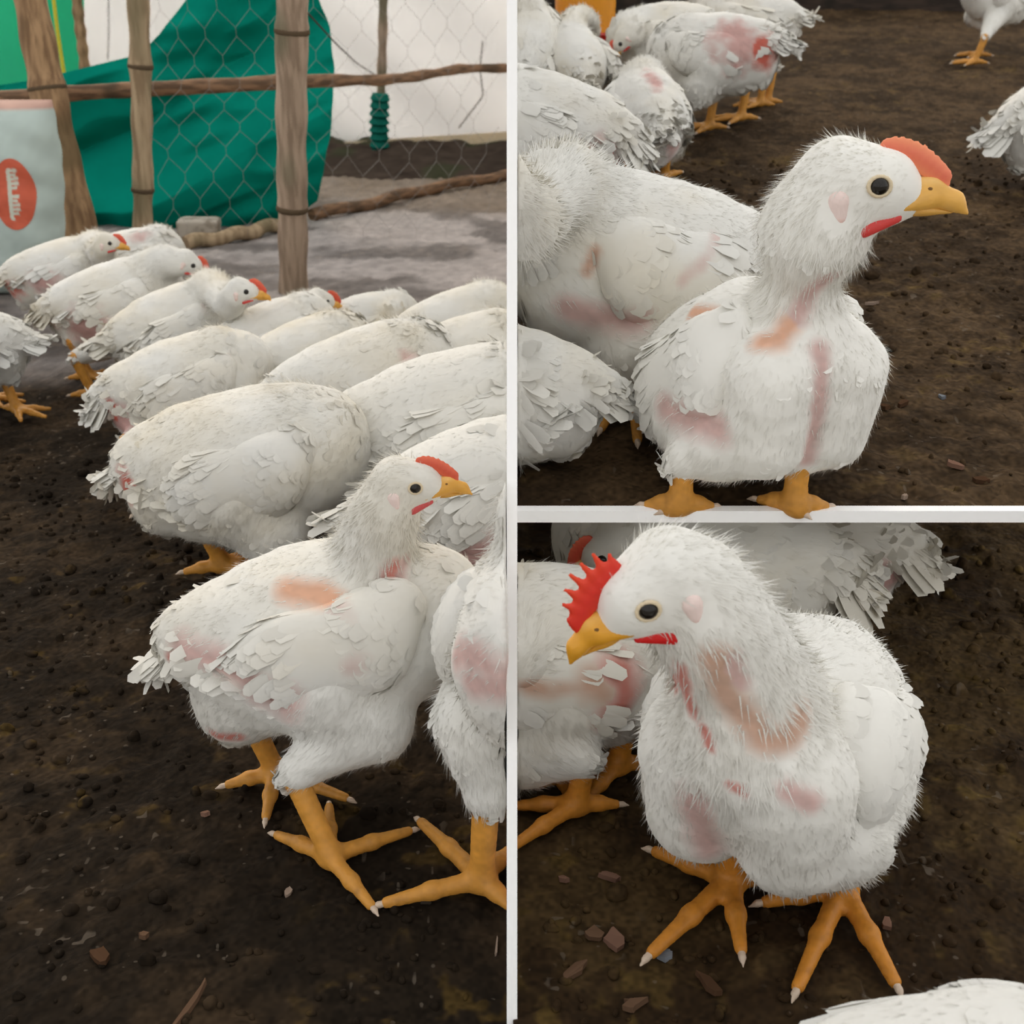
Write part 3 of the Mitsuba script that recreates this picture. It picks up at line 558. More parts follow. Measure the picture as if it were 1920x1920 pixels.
FLOCK = [
 {'c': [-0.1004, 0.5971, 0.112], 'yaw': 6, 'pitch': 7, 's': 0.67, 'head': [-0.0561, 0.5952, 0.201, -4, 4], 'feet': [[-0.1426, 0.6103, 0.0092, 0, -0.02, 0.06, [(-24.2, 0.069), (-88.0, 0.0529), (-164.6, 0.0373), (60.4, 0.0332)]], [-0.0993, 0.5346, 0.0092, -35, -0.034, 0.062, [(-53.4, 0.0604), (31.5, 0.0675), (146.6, 0.0541), (98.5, 0.0667)]]], 'seed': 1, 'label': 'nearest white chicken on the dark left soil, bare pink flank, head raised in profile', 'lod': 2, 'tail': {'len': 0.03, 'pitch': -38}, 'short': 0.014, 'neck': (-0.1, 1), 'nbase': (0.04, 0, 0.03), 'nthick': 1.0, 'comb': 0.62, 'nk0': 0.01, 'wingup': 0.014, 'vent': (-0.085, 0, -0.05), 'stain': 0.3, 'group': 'white chickens of the flock in the pen with the bamboo posts', 'combcol': ((186, 60, 46), (222, 110, 76)), 'wattlecol': (190, 74, 74), 'strips': [[[[-0.1175, 0.5697, 0.152], [-0.1015, 0.5661, 0.1511], [-0.0931, 0.5636, 0.1487]], 0.009, 'o'], [[[-0.0914, 0.5612, 0.1459], [-0.0828, 0.5584, 0.1391], [-0.0779, 0.5547, 0.1299]], 0.008, 's'], [[[-0.0774, 0.5531, 0.1252], [-0.0829, 0.5504, 0.1198]], 0.008, 's'], [[[-0.0622, 0.5801, 0.16], [-0.0671, 0.5726, 0.1497]], 0.006, 'r'], [[[-0.0559, 0.5854, 0.1617], [-0.061, 0.5763, 0.1515]], 0.004, 's'], [[[-0.1833, 0.5711, 0.1095]], 0.005, 'r'], [[[-0.1653, 0.5731, 0.0593], [-0.152, 0.5696, 0.0601]], 0.005, 'r'], [[[-0.177, 0.5682, 0.1174], [-0.1579, 0.5595, 0.1162], [-0.1369, 0.5508, 0.1113]], 0.01, 's'], [[[-0.1334, 0.5502, 0.1045], [-0.1183, 0.5457, 0.0995]], 0.013, 's']]},
 {'c': [0.0272, 0.5552, 0.13], 'yaw': -105, 'pitch': 24, 's': 0.74, 'head': [0.0195, 0.5175, 0.2356, -60, 0], 'feet': [[0.055, 0.5447, 0.0102, -99], [-0.0161, 0.5155, 0.0102, 190, -0.004, 0.066, [(-164.0, 0.0654), (124.7, 0.0804), (-48.1, 0.0242), (61.8, 0.0377)]]], 'seed': 2, 'label': 'white chicken with fluffed breast pressed against the partition, one yellow foot forward', 'lod': 2, 'neck': (0.2, 0.9), 'clip': (0, -1, -0.0028), 'group': 'white chickens of the flock in the pen with the bamboo posts', 'stain': 0.15, 'strips': [[[[-0.0259, 0.5017, 0.1526], [-0.0139, 0.4799, 0.1637], [-0.0037, 0.4745, 0.1601]], 0.01, 's'], [[[-0.019, 0.4859, 0.147], [-0.0068, 0.4734, 0.1526]], 0.01, 's']]},
 {'c': [-0.2052, 0.8813, 0.1], 'yaw': 4, 'pitch': 6, 's': 0.74, 'head': [-0.1012, 0.8913, 0.067, -10, -30], 'feet': [[-0.2043, 0.9111, 0.0102, 10], [-0.2351, 0.8903, 0.0102, 20]], 'seed': 3, 'label': 'plump white chicken with red vent, just behind the nearest one on the left', 'lod': 2, 'bare': [(-0.115, -0.025, 0.0, 0.012, 0.02, 0.024, 'r')], 'erect': 0, 'neck': (0.9, 0.2), 'group': 'white chickens of the flock in the pen with the bamboo posts', 'stain': 0.5, 'fat': 1.06, 'tail': {'len': 0.03, 'pitch': -30}, 'short': 0.022},
 {'c': [-0.3053, 1.1113, 0.088], 'yaw': 12, 'pitch': 10, 's': 0.61, 'head': [-0.23, 1.0851, 0.0599, 0, -30], 'feet': [[-0.3435, 1.0658, 0.0084, 0], [-0.329, 1.0179, 0.0084, 10, -0.02, 0.06, [(-36.1, 0.1246), (-51.4, 0.094), (-113.7, 0.029)]]], 'seed': 4, 'label': 'white chicken with drooping pale tail and bare pink rump, left of the plump one', 'lod': 1, 'bare': [(-0.1, -0.03, -0.02, 0.035, 0.035, 0.03), (-0.118, -0.03, -0.01, 0.012, 0.02, 0.03, 'r'), (0.07, -0.03, 0.03, 0.02, 0.02, 0.02)], 'erect': 0, 'neck': (0.9, 0.2), 'group': 'white chickens of the flock in the pen with the bamboo posts', 'stain': 0.5, 'tail': {'pitch': -42, 'len': 0.062}},
 {'c': [-0.3724, 1.3364, 0.082], 'yaw': 22, 'pitch': 12, 's': 0.59, 'head': [-0.2788, 1.2534, 0.1428, -4, -8], 'feet': [[-0.3791, 1.3591, 0.0081, 28], [-0.3614, 1.3154, 0.0081, 16]], 'seed': 5, 'label': 'white chicken holding its red-combed head high in the middle of the left flock', 'lod': 1, 'bare': [(0.04, -0.05, 0.03, 0.022, 0.02, 0.012), (0.085, -0.03, 0.03, 0.012, 0.02, 0.03)], 'neck': (0.3, 0.9), 'group': 'white chickens of the flock in the pen with the bamboo posts', 'stain': 0.5, 'spread': (0, 0.12)},
 {'c': [-0.4662, 1.4248, 0.088], 'yaw': 14, 'pitch': 8, 's': 0.605, 'head': [-0.3754, 1.4148, 0.1364, 10, -35], 'feet': [[-0.5024, 1.3965, 0.0083, 10], [-0.4786, 1.3325, 0.0083, 10]], 'seed': 6, 'label': 'white chicken with a large bare mauve patch on its thigh, bowing its red-combed head', 'lod': 1, 'bare': [(-0.06, -0.06, -0.03, 0.06, 0.03, 0.04), (-0.115, -0.01, -0.01, 0.014, 0.02, 0.02)], 'erect': 0, 'neck': (0.8, 0.6), 'group': 'white chickens of the flock in the pen with the bamboo posts', 'stain': 0.5, 'tail': {'pitch': -30}, 'nthick': 1.15},
 {'c': [-0.5863, 1.5942, 0.084], 'yaw': 20, 'pitch': 6, 's': 0.554, 'head': [-0.5003, 1.5243, 0.1366, -6, -8], 'feet': [[-0.5918, 1.6158, 0.0076, 26], [-0.5766, 1.5742, 0.0076, 14]], 'seed': 7, 'label': 'white chicken with red rump beside the printed sack, head before the leaning post', 'lod': 0, 'bare': [(-0.11, -0.01, -0.01, 0.03, 0.04, 0.03, 'r'), (-0.04, -0.06, 0.0, 0.04, 0.03, 0.03)], 'neck': (0.6, 0.7), 'group': 'white chickens of the flock in the pen with the bamboo posts', 'stain': 0.5},
 {'c': [-0.519, 1.6767, 0.082], 'yaw': 14, 'pitch': 4, 's': 0.541, 'head': [-0.5023, 1.7447, 0.0906, 20, -30], 'feet': [[-0.5222, 1.6982, 0.0074, 20], [-0.5117, 1.6562, 0.0074, 8]], 'seed': 8, 'label': 'white chicken farthest back in the flock, below the middle bamboo post', 'lod': 0, 'bare': [(0.03, -0.03, 0.055, 0.03, 0.02, 0.02)], 'erect': 0, 'neck': (0.8, 0.5), 'group': 'white chickens of the flock in the pen with the bamboo posts', 'stain': 0.5},
 {'c': [-0.2567, 1.2878, 0.08], 'yaw': 32, 'pitch': 8, 's': 0.56, 'head': [-0.2129, 1.3379, 0.1113, 20, -18], 'feet': [[-0.2667, 1.3079, 0.0077, 38], [-0.243, 1.27, 0.0077, 26]], 'seed': 9, 'label': 'cream-headed white chicken looking away in front of the thick bamboo post', 'lod': 1, 'bare': [(-0.03, -0.06, -0.045, 0.06, 0.03, 0.03)], 'neck': (0.5, 0.8), 'group': 'white chickens of the flock in the pen with the bamboo posts', 'stain': 0.45},
 {'c': [-0.1644, 1.3654, 0.074], 'yaw': 20, 'pitch': 4, 's': 0.492, 'head': [-0.129, 1.3527, 0.0953, 70, -20], 'feet': [[-0.1693, 1.3846, 0.0068, 26], [-0.1558, 1.3476, 0.0068, 14]], 'seed': 10, 'label': 'small cream chicken half hidden in the flock right of the thick post', 'lod': 0, 'erect': 0, 'neck': (0.7, 0.6), 'group': 'white chickens of the flock in the pen with the bamboo posts', 'stain': 0.9, 'tone': 0.95},
 {'c': [-0.2051, 1.1899, 0.086], 'yaw': 36, 'pitch': 6, 's': 0.568, 'head': [-0.1583, 1.2589, 0.0813, 30, -40], 'feet': [[-0.2166, 1.2096, 0.0078, 42], [-0.1899, 1.1728, 0.0078, 30]], 'seed': 11, 'label': 'white chicken with beige-stained back squeezed in the centre of the flock', 'lod': 1, 'erect': 0, 'neck': (0.9, 0.2), 'group': 'white chickens of the flock in the pen with the bamboo posts', 'stain': 0.7},
 {'c': [-0.1327, 1.0805, 0.097], 'yaw': 26, 'pitch': 6, 's': 0.699, 'head': [-0.0783, 1.1557, 0.0954, 20, -35], 'feet': [[-0.1425, 1.1069, 0.0096, 32], [-0.118, 1.0566, 0.0096, 20]], 'seed': 12, 'label': 'white chicken with ruffled fanned wing feathers in the centre of the left flock', 'lod': 1, 'erect': 0, 'neck': (0.9, 0.3), 'group': 'white chickens of the flock in the pen with the bamboo posts', 'stain': 0.55, 'spread': (0.1, 0.22), 'drop': (0, 10), 'bare': [(0.04, -0.05, 0.03, 0.02, 0.02, 0.02)]},
 {'c': [-0.0575, 1.3153, 0.086], 'yaw': 24, 'pitch': 6, 's': 0.568, 'head': [-0.0204, 1.3166, 0.1125, 40, -20], 'feet': [[-0.0647, 1.337, 0.0078, 30], [-0.0462, 1.2955, 0.0078, 18]], 'seed': 13, 'label': 'white chicken with raised cream neck farthest back along the partition', 'lod': 0, 'neck': (0.6, 0.7), 'group': 'white chickens of the flock in the pen with the bamboo posts', 'stain': 0.5, 'clip': (0, -1, -0.0028), 'nthick': 1.3, 'erect': 0},
 {'c': [-0.041, 1.133, 0.097], 'yaw': 20, 'pitch': 6, 's': 0.662, 'head': [0.0261, 1.162, 0.1097, 10, -30], 'feet': [[-0.0476, 1.1588, 0.0091, 26], [-0.0295, 1.1091, 0.0091, 14]], 'seed': 14, 'label': 'white chicken by the partition, second from the back along it', 'lod': 1, 'erect': 0, 'neck': (0.9, 0.3), 'group': 'white chickens of the flock in the pen with the bamboo posts', 'stain': 0.4, 'clip': (0, -1, -0.0028)},
 {'c': [-0.0421, 0.9319, 0.115], 'yaw': 10, 'pitch': 6, 's': 0.77, 'head': [0.0399, 0.9679, 0.1162, 0, -30], 'feet': [[-0.0444, 0.9628, 0.0106, 16], [-0.0337, 0.9021, 0.0106, 4]], 'seed': 15, 'label': 'big white chicken against the partition just beyond the combed head', 'lod': 1, 'erect': 0, 'neck': (0.9, 0.3), 'group': 'white chickens of the flock in the pen with the bamboo posts', 'stain': 0.15, 'clip': (0, -1, -0.0028), 'bare': [(0.03, -0.06, -0.03, 0.04, 0.02, 0.03)]},
 {'c': [-0.0216, 0.8312, 0.095], 'yaw': 24, 'pitch': 6, 's': 0.7, 'head': [0.0299, 0.7978, 0.1275, 0, -30], 'feet': [[-0.0304, 0.8579, 0.0096, 30], [-0.0077, 0.8067, 0.0096, 18]], 'seed': 16, 'label': 'white chicken with thin pinkish breast plumage directly behind the nearest beak', 'lod': 1, 'erect': 0, 'neck': (0.9, 0.3), 'group': 'white chickens of the flock in the pen with the bamboo posts', 'stain': 0.1, 'clip': (0, -1, -0.0028), 'bare': [(-0.02, -0.06, -0.03, 0.08, 0.03, 0.03)]},
 {'c': [-0.5905, 1.2489, 0.09], 'yaw': 185, 'pitch': 6, 's': 0.594, 'head': [-0.587, 1.2215, 0.1203, 180, -10], 'feet': [[-0.5445, 1.2774, 0.0082, -25], [-0.5895, 1.3177, 0.0082, -10]], 'seed': 17, 'label': 'cream chicken partly outside the left edge, yellow foot on the dark soil', 'lod': 0, 'group': 'white chickens of the flock in the pen with the bamboo posts', 'stain': 0.8, 'tone': 0.93},
 {'c': [0.1426, 0.715, 0.2239], 'yaw': -66, 'pitch': 24, 's': 0.75, 'head': [0.1781, 0.6535, 0.3442, -14, 1], 'feet': [[0.1672, 0.6661, 0.1617, -60, 0.0, 0.034, [(147.3, 0.0234), (9.8, 0.0222), (-47.2, 0.002), (69.8, 0.0477)]], [0.0997, 0.6661, 0.1617, -95, 0.0, 0.034, [(10.5, 0.0208), (-165.5, 0.0058), (164.9, 0.0212), (79.2, 0.0455)]]], 'seed': 18, 'label': 'nearest white chicken on the raised soil, neck stretched, orange comb, head turned right', 'lod': 2, 'neck': (0.15, 1.0), 'hs': 1.5, 'short': 0.025, 'kneez': -0.048, 'nk0': 0.024, 'stain': 0.04, 'tone': 1.14, 'group': 'white chickens on the upper bare soil', 'combcol': ((206, 76, 66), (236, 152, 106)), 'beakcol': ((216, 164, 78), (232, 198, 130)), 'nthick': 0.8, 'nbase': (0.072, 0, 0.022), 'cleft': 1, 'comb': 0.62, 'teeth': 10, 'gn': [0, -0.0872, 0.9962], 'strips': [[[[0.1494, 0.6471, 0.2722], [0.1435, 0.6413, 0.2659], [0.1349, 0.6433, 0.2639]], 0.008, 'o'], [[[0.1655, 0.6393, 0.3], [0.1582, 0.647, 0.2881], [0.1532, 0.6475, 0.2758]], 0.007, 's'], [[[0.1062, 0.7052, 0.2641], [0.1145, 0.6908, 0.2672], [0.1217, 0.6753, 0.2652]], 0.006, 'o'], [[[0.1056, 0.6874, 0.2536], [0.1052, 0.6755, 0.2368], [0.1093, 0.6687, 0.2274], [0.1139, 0.6583, 0.2188]], 0.0035, 't'], [[[0.1655, 0.6391, 0.2614], [0.1666, 0.6344, 0.2447], [0.1683, 0.6412, 0.2206], [0.1693, 0.6545, 0.1909]], 0.007, 's'], [[[0.0906, 0.6839, 0.2114], [0.1035, 0.6647, 0.2123], [0.116, 0.6493, 0.2108]], 0.011, 's']]},
 {'c': [0.0931, 0.8695, 0.2542], 'yaw': -158, 'pitch': 8, 's': 0.84, 'head': [-0.0158, 0.6765, 0.3467, -150, 0], 'feet': [[0.0892, 0.8653, 0.1804, 200, -0.02, 0.06, [(-131.9, 0.0861), (-93.4, 0.1225), (-108.3, 0.1059)]], [0.0774, 0.8994, 0.1834, -164]], 'seed': 19, 'label': 'large white chicken left of the nearest one on the raised soil, tail fanned', 'lod': 2, 'clip': (0, 1, 0.0028), 'neck': (0.4, 0.9), 'group': 'white chickens on the upper bare soil', 'stain': 0.5, 'tail': {'pitch': -14, 'len': 0.07}, 'gn': [0, -0.0872, 0.9962], 'strips': [[[[0.0367, 0.8032, 0.2405], [0.0557, 0.8036, 0.2347], [0.0851, 0.8029, 0.234]], 0.012, 's'], [[[0.1373, 0.8335, 0.2806], [0.1249, 0.8181, 0.2664], [0.1114, 0.8096, 0.2588]], 0.006, 's'], [[[0.0546, 0.8019, 0.28], [0.0493, 0.8007, 0.2663]], 0.005, 't']]},
 {'c': [0.0127, 1.213, 0.3093], 'yaw': 172, 'pitch': 8, 's': 0.74, 'head': [-0.0313, 1.2575, 0.3242, 180, -20], 'feet': [[0.0056, 1.1841, 0.2069, 178], [0.0139, 1.2427, 0.2121, 166]], 'seed': 20, 'label': 'white chicken with drooping tail and bare pink rump by the partition, raised soil', 'lod': 1, 'clip': (0, 1, 0.0028), 'neck': (0.8, 0.5), 'group': 'white chickens on the upper bare soil', 'stain': 0.5, 'bare': [(-0.09, 0.04, -0.03, 0.04, 0.04, 0.035), (-0.118, 0.02, -0.02, 0.012, 0.03, 0.03, 'r')], 'tail': {'pitch': -40, 'len': 0.066}, 'gn': [0, -0.0872, 0.9962]},
 {'c': [0.0176, 1.7275, 0.3543], 'yaw': 90, 'pitch': 30, 's': 0.64, 'head': [0.0174, 1.7333, 0.4093, 90, -20], 'feet': [[-0.008, 1.7301, 0.2533, 96], [0.0432, 1.7301, 0.2533, 84]], 'seed': 21, 'label': 'white chicken cut by the partition beside the orange feeder', 'lod': 0, 'clip': (0, 1, 0.0028), 'group': 'white chickens on the upper bare soil', 'stain': 0.4, 'gn': [0, -0.0872, 0.9962]},
 {'c': [0.0825, 1.7072, 0.3325], 'yaw': 100, 'pitch': 16, 's': 0.56, 'head': [0.1141, 1.8772, 0.3638, 80, -50], 'feet': [[0.06, 1.7055, 0.2501, 106], [0.1041, 1.7133, 0.2508, 94]], 'seed': 22, 'label': 'white chicken with hunched raised wings eating at the orange feeder', 'lod': 0, 'group': 'white chickens on the upper bare soil', 'stain': 0.5, 'erect': 0, 'neck': (0.8, 0.3), 'spread': (0.25, 0.25), 'clip': (0, 1, 0.0028), 'gn': [0, -0.0872, 0.9962]},
 {'c': [0.1527, 1.4565, 0.2956], 'yaw': 96, 'pitch': 10, 's': 0.62, 'head': [0.1643, 1.5852, 0.3225, 96, -40], 'feet': [[0.1277, 1.4564, 0.2291, 102], [0.1771, 1.4616, 0.2296, 90]], 'seed': 23, 'label': 'scruffy white chicken seen from behind, sitting low beside the legs of others', 'lod': 1, 'group': 'white chickens on the upper bare soil', 'stain': 0.5, 'erect': 0, 'neck': (0.8, 0.3), 'bare': [(-0.1, -0.02, -0.02, 0.03, 0.025, 0.035), (-0.1, 0.03, -0.025, 0.03, 0.02, 0.035), (-0.03, 0.0, 0.065, 0.05, 0.015, 0.02)], 'gn': [0, -0.0872, 0.9962]},
 {'c': [0.2035, 1.7894, 0.3597], 'yaw': 200, 'pitch': -10, 's': 0.6, 'head': [0.1465, 1.7335, 0.3605, 185, -60], 'feet': [[0.2094, 1.766, 0.2559, 206], [0.193, 1.8111, 0.2599, 194]], 'seed': 24, 'label': 'white chicken bending its neck down behind the scruffy sitting one', 'lod': 0, 'group': 'white chickens on the upper bare soil', 'stain': 0.5, 'erect': 0, 'neck': (0.7, 0.3), 'gn': [0, -0.0872, 0.9962]},
 {'c': [0.2459, 1.6071, 0.3517], 'yaw': 160, 'pitch': -6, 's': 0.62, 'head': [0.1853, 1.6462, 0.3367, 190, -55], 'feet': [[0.2684, 1.739, 0.2538, 200, -0.01, 0.07], [0.3219, 1.8, 0.2592, 200, -0.01, 0.07]], 'seed': 25, 'label': 'tall white chicken with bare grey-pink side and red rump on yellow legs', 'lod': 1, 'group': 'white chickens on the upper bare soil', 'stain': 0.2, 'erect': 0, 'neck': (0.8, 0.2), 'bare': [(-0.05, 0.05, 0.01, 0.055, 0.035, 0.05), (-0.105, 0.03, -0.005, 0.03, 0.04, 0.035, 'r')], 'tail': {'pitch': -30}, 'gn': [0, -0.0872, 0.9962]},
 {'c': [0.3326, 1.8704, 0.3768], 'yaw': 170, 'pitch': 0, 's': 0.56, 'head': [0.2883, 2.1056, 0.3849, 180, -40], 'feet': [[0.3662, 1.9016, 0.2672, 190, -0.01, 0.08], [0.3818, 1.9222, 0.269, 190, -0.01, 0.08]], 'seed': 26, 'label': 'white chicken farthest back in the feeder group, its tail toward the open soil', 'lod': 0, 'group': 'white chickens on the upper bare soil', 'stain': 0.4, 'erect': 0, 'neck': (0.8, 0.3), 'gn': [0, -0.0872, 0.9962]},
 {'c': [0.8655, 2.3782, 0.4012], 'yaw': 200, 'pitch': 8, 's': 0.56, 'head': [0.7578, 2.2972, 0.4466, 190, 0], 'feet': [[0.8086, 2.2786, 0.3002, 190], [0.8437, 2.3613, 0.3074, 185]], 'seed': 27, 'label': 'white chicken alone at the far right with splayed yellow feet', 'lod': 1, 'group': 'white chickens on the upper bare soil', 'stain': 0.2, 'gn': [0, -0.0872, 0.9962]},
 {'c': [0.6284, 1.4395, 0.2991], 'yaw': 15, 'pitch': 14, 's': 0.68, 'head': [0.6443, 1.3738, 0.3395, 15, 0], 'feet': [[0.624, 1.4665, 0.2308, 21], [0.6381, 1.414, 0.2262, 9]], 'seed': 28, 'label': 'white chicken at the right edge showing only its fluffy tail', 'lod': 1, 'group': 'white chickens on the upper bare soil', 'stain': 0.1, 'tail': {'pitch': -20, 'len': 0.06}, 'gn': [0, -0.0872, 0.9962]},
 {'c': [-0.0185, 0.7383, 0.2077], 'yaw': 176, 'pitch': 6, 's': 0.58, 'head': [-0.0344, 0.6921, 0.2344, 180, 0], 'feet': [[-0.0224, 0.7153, 0.1637, 182], [-0.0192, 0.7616, 0.1678, 170]], 'seed': 29, 'label': 'white chicken crouching by the partition with ragged fluffy rear, raised soil', 'lod': 1, 'clip': (0, 1, 0.0028), 'group': 'white chickens on the upper bare soil', 'stain': 0.4, 'tail': {'pitch': -26}, 'gn': [0, -0.0872, 0.9962]},
 {'c': [0.1437, 0.535, 0.0893], 'yaw': -122, 'pitch': 20, 's': 0.8, 'head': [0.0618, 0.4581, 0.2127, -166, -29], 'feet': [[0.1733, 0.5083, 0.011, -95, 0.004, 0.066, [(-119.4, 0.089), (-80.3, 0.0743), (-170.7, 0.0475), (70.1, 0.0422)]], [0.1156, 0.5145, 0.011, -110, 0.004, 0.066, [(-133.5, 0.0802), (-92.4, 0.0546), (143.7, 0.0521), (19.5, 0.0228)]]], 'seed': 30, 'label': 'nearest white chicken on the lower soil, bright red comb, hooked beak turned left', 'lod': 2, 'neck': (0.1, 1.0), 'hs': 1.2, 'cleft': 1, 'kneez': -0.046, 'stain': 0.1, 'tone': 1.08, 'group': 'white chickens on the lower littered soil', 'combcol': ((196, 30, 24), (228, 78, 40)), 'beakcol': ((206, 146, 40), (226, 178, 92)), 'wattlecol': (196, 26, 26), 'nbase': (0.092, 0, 0.014), 'comb': 1.6, 'teeth': 7, 'cut': 0.62, 'nthick': 1.15, 'legtone': (1.0, 0.86, 0.62), 'wattle': 1.4, 'strips': [[[[0.0713, 0.4467, 0.1798], [0.0757, 0.4562, 0.1608], [0.0795, 0.4573, 0.1502]], 0.0045, 'r'], [[[0.0703, 0.4523, 0.173], [0.074, 0.4757, 0.1502]], 0.003, 'r'], [[[0.0841, 0.4534, 0.1441], [0.0871, 0.4505, 0.136]], 0.003, 'r'], [[[0.096, 0.4457, 0.1199], [0.1015, 0.4433, 0.1178]], 0.003, 'r'], [[[0.0842, 0.4393, 0.1866], [0.0903, 0.4435, 0.1683], [0.1013, 0.4452, 0.1545], [0.1104, 0.4445, 0.1442], [0.1201, 0.447, 0.144], [0.1252, 0.4512, 0.1512]], 0.0085, 't'], [[[0.0901, 0.4395, 0.1864], [0.0961, 0.4422, 0.1742]], 0.006, 's'], [[[0.0834, 0.4593, 0.1019], [0.0887, 0.4685, 0.0805], [0.0954, 0.4753, 0.0607]], 0.01, 's'], [[[0.1202, 0.4402, 0.12], [0.1322, 0.4402, 0.1139]], 0.006, 's']]},
 {'c': [0.0223, 0.635, 0.076], 'yaw': 186, 'pitch': 4, 's': 0.7, 'head': [-0.0089, 0.5887, 0.1005, 190, -20], 'feet': [[0.0376, 0.5799, 0.0096, 190, -0.006, 0.04, [(175.8, 0.0472), (-138.0, 0.0677), (9.8, 0.0288), (106.7, 0.0578)]], [0.0647, 0.619, 0.0096, 200, -0.006, 0.036]], 'seed': 31, 'label': 'white chicken with raw red rump behind the red comb, cut by the partition', 'lod': 2, 'clip': (0, 1, 0.0028), 'group': 'white chickens on the lower littered soil', 'stain': 0.5, 'erect': 0, 'neck': (0.8, 0.2), 'tail': {'pitch': -10}, 'legtone': (1.0, 0.86, 0.62), 'strips': [[[[0.0575, 0.5928, 0.0884], [0.063, 0.5922, 0.0777], [0.0569, 0.5895, 0.0671]], 0.014, 'r'], [[[0.0435, 0.5873, 0.0849], [0.0524, 0.5878, 0.0778]], 0.012, 't'], [[[0.0077, 0.5763, 0.0892], [0.0203, 0.5826, 0.0831], [0.0417, 0.5864, 0.0837]], 0.006, 't']]},
 {'c': [0.1225, 0.7445, 0.085], 'yaw': 166, 'pitch': 2, 's': 0.74, 'head': [0.0661, 0.7209, 0.1024, 180, -30], 'feet': [[0.1125, 0.7165, 0.0102, 172], [0.1268, 0.774, 0.0102, 160]], 'seed': 32, 'label': 'white chicken with drooping ragged wing feathers behind the red-combed head, lower soil', 'lod': 1, 'group': 'white chickens on the lower littered soil', 'stain': 0.5, 'erect': 0, 'neck': (0.8, 0.2), 'drop': (8, 8), 'tail': {'pitch': -45, 'len': 0.07}},
 {'c': [0.1935, 0.815, 0.07], 'yaw': 160, 'pitch': 2, 's': 0.7, 'head': [0.1528, 0.8679, 0.0636, 170, -30], 'feet': [[0.1813, 0.7897, 0.0096, 166], [0.2005, 0.8423, 0.0096, 154]], 'seed': 33, 'label': 'white chicken farthest back on the lower soil, rounded tail and dark bare rump', 'lod': 1, 'group': 'white chickens on the lower littered soil', 'stain': 0.5, 'erect': 0, 'neck': (0.8, 0.2), 'bare': [(-0.11, 0.02, -0.01, 0.02, 0.035, 0.03)], 'tail': {'pitch': -35, 'len': 0.06}},
 {'c': [0.163, 0.3081, 0.07], 'yaw': 5, 'pitch': 0, 's': 0.66, 'head': [0.1881, 0.3035, 0.099, 0, -20], 'feet': [[0.1634, 0.3347, 0.0091, 11], [0.168, 0.2821, 0.0091, -1]], 'seed': 34, 'label': 'white chicken whose back just shows at the bottom right corner', 'lod': 1, 'group': 'white chickens on the lower littered soil', 'stain': 0.05, 'erect': 0, 'neck': (0.9, 0.2)},
]

for sp in FLOCK:
    chicken(sp)
# ------------------------------------------------------------------ left pen: posts, rail, sheets
def tube(pts, radii, sides=14, cap=True):
    P = np.asarray(pts, float); n = len(P)
    R = np.broadcast_to(radii, n)
    t = unit(np.gradient(P, axis=0)); ref = np.array([0.3, 0.9, 0.2]) if abs(t[0][2]) > 0.7 else np.array([0, 0, 1.0])
    a = unit(np.cross(t, ref)); b = np.cross(t, a)
    th = np.linspace(0, 2 * math.pi, sides, endpoint=False)
    V = (P[:, None] + R[:, None, None] * (a[:, None] * np.cos(th)[None, :, None] + b[:, None] * np.sin(th)[None, :, None])).reshape(-1, 3)
    i = np.arange(n * sides).reshape(n, sides); j = np.roll(i, -1, 1)
    F = np.concatenate([np.stack([i[:-1], j[:-1], j[1:]], -1).reshape(-1, 3), np.stack([i[:-1], j[1:], i[1:]], -1).reshape(-1, 3)])
    if cap:
        V = np.vstack([V, P[:1], P[-1:]])
        F = np.vstack([F, np.stack([j[0], i[0], np.full(sides, n * sides)], -1), np.stack([i[-1], j[-1], np.full(sides, n * sides + 1)], -1)])
    return trimesh.Trimesh(V, F, process=False)
def along(pts, m):
    P = np.asarray(pts, float); d = np.concatenate([[0], np.cumsum(np.linalg.norm(np.diff(P, axis=0), axis=1))])
    x = np.linspace(0, d[-1], m)
    return np.stack([np.interp(x, d, P[:, k]) for k in range(3)], -1)
def wood(c1, c2, c3, gx=160, gz=14):
    c1, c2, c3 = ([float(x) for x in c] for c in (c1, c2, c3))
    def fn(p, n, uv):
        g = fbm(p.x * gx, p.y * gx, p.z * gz, 3); m = noise(p.x * 22 + 5, p.y * 22, p.z * 11)
        c = mix(mi.Color3f(*c1), mi.Color3f(*c2), smoothstep(0.3, 0.7, g))
        return mix(c, mi.Color3f(*c3), smoothstep(0.55, 0.8, m) * 0.7)
    return twos({'type': 'principled', 'base_color': proc(fn), 'roughness': 0.75, 'specular': 0.25})
scene['pole_brown'] = wood(lin(120, 92, 66), lin(166, 134, 100), lin(96, 82, 56))
scene['bamboo_grey'] = wood(lin(136, 116, 98), lin(170, 148, 128), lin(98, 96, 74))
scene['bamboo_tan'] = wood(lin(140, 118, 92), lin(178, 156, 126), lin(112, 104, 78))
scene['rail_wood'] = wood(lin(96, 74, 56), lin(140, 108, 82), lin(70, 58, 44), 40, 160)
scene['node_dark'] = twos({'type': 'diffuse', 'reflectance': {'type': 'rgb', 'value': lin(92, 78, 62).tolist()}})
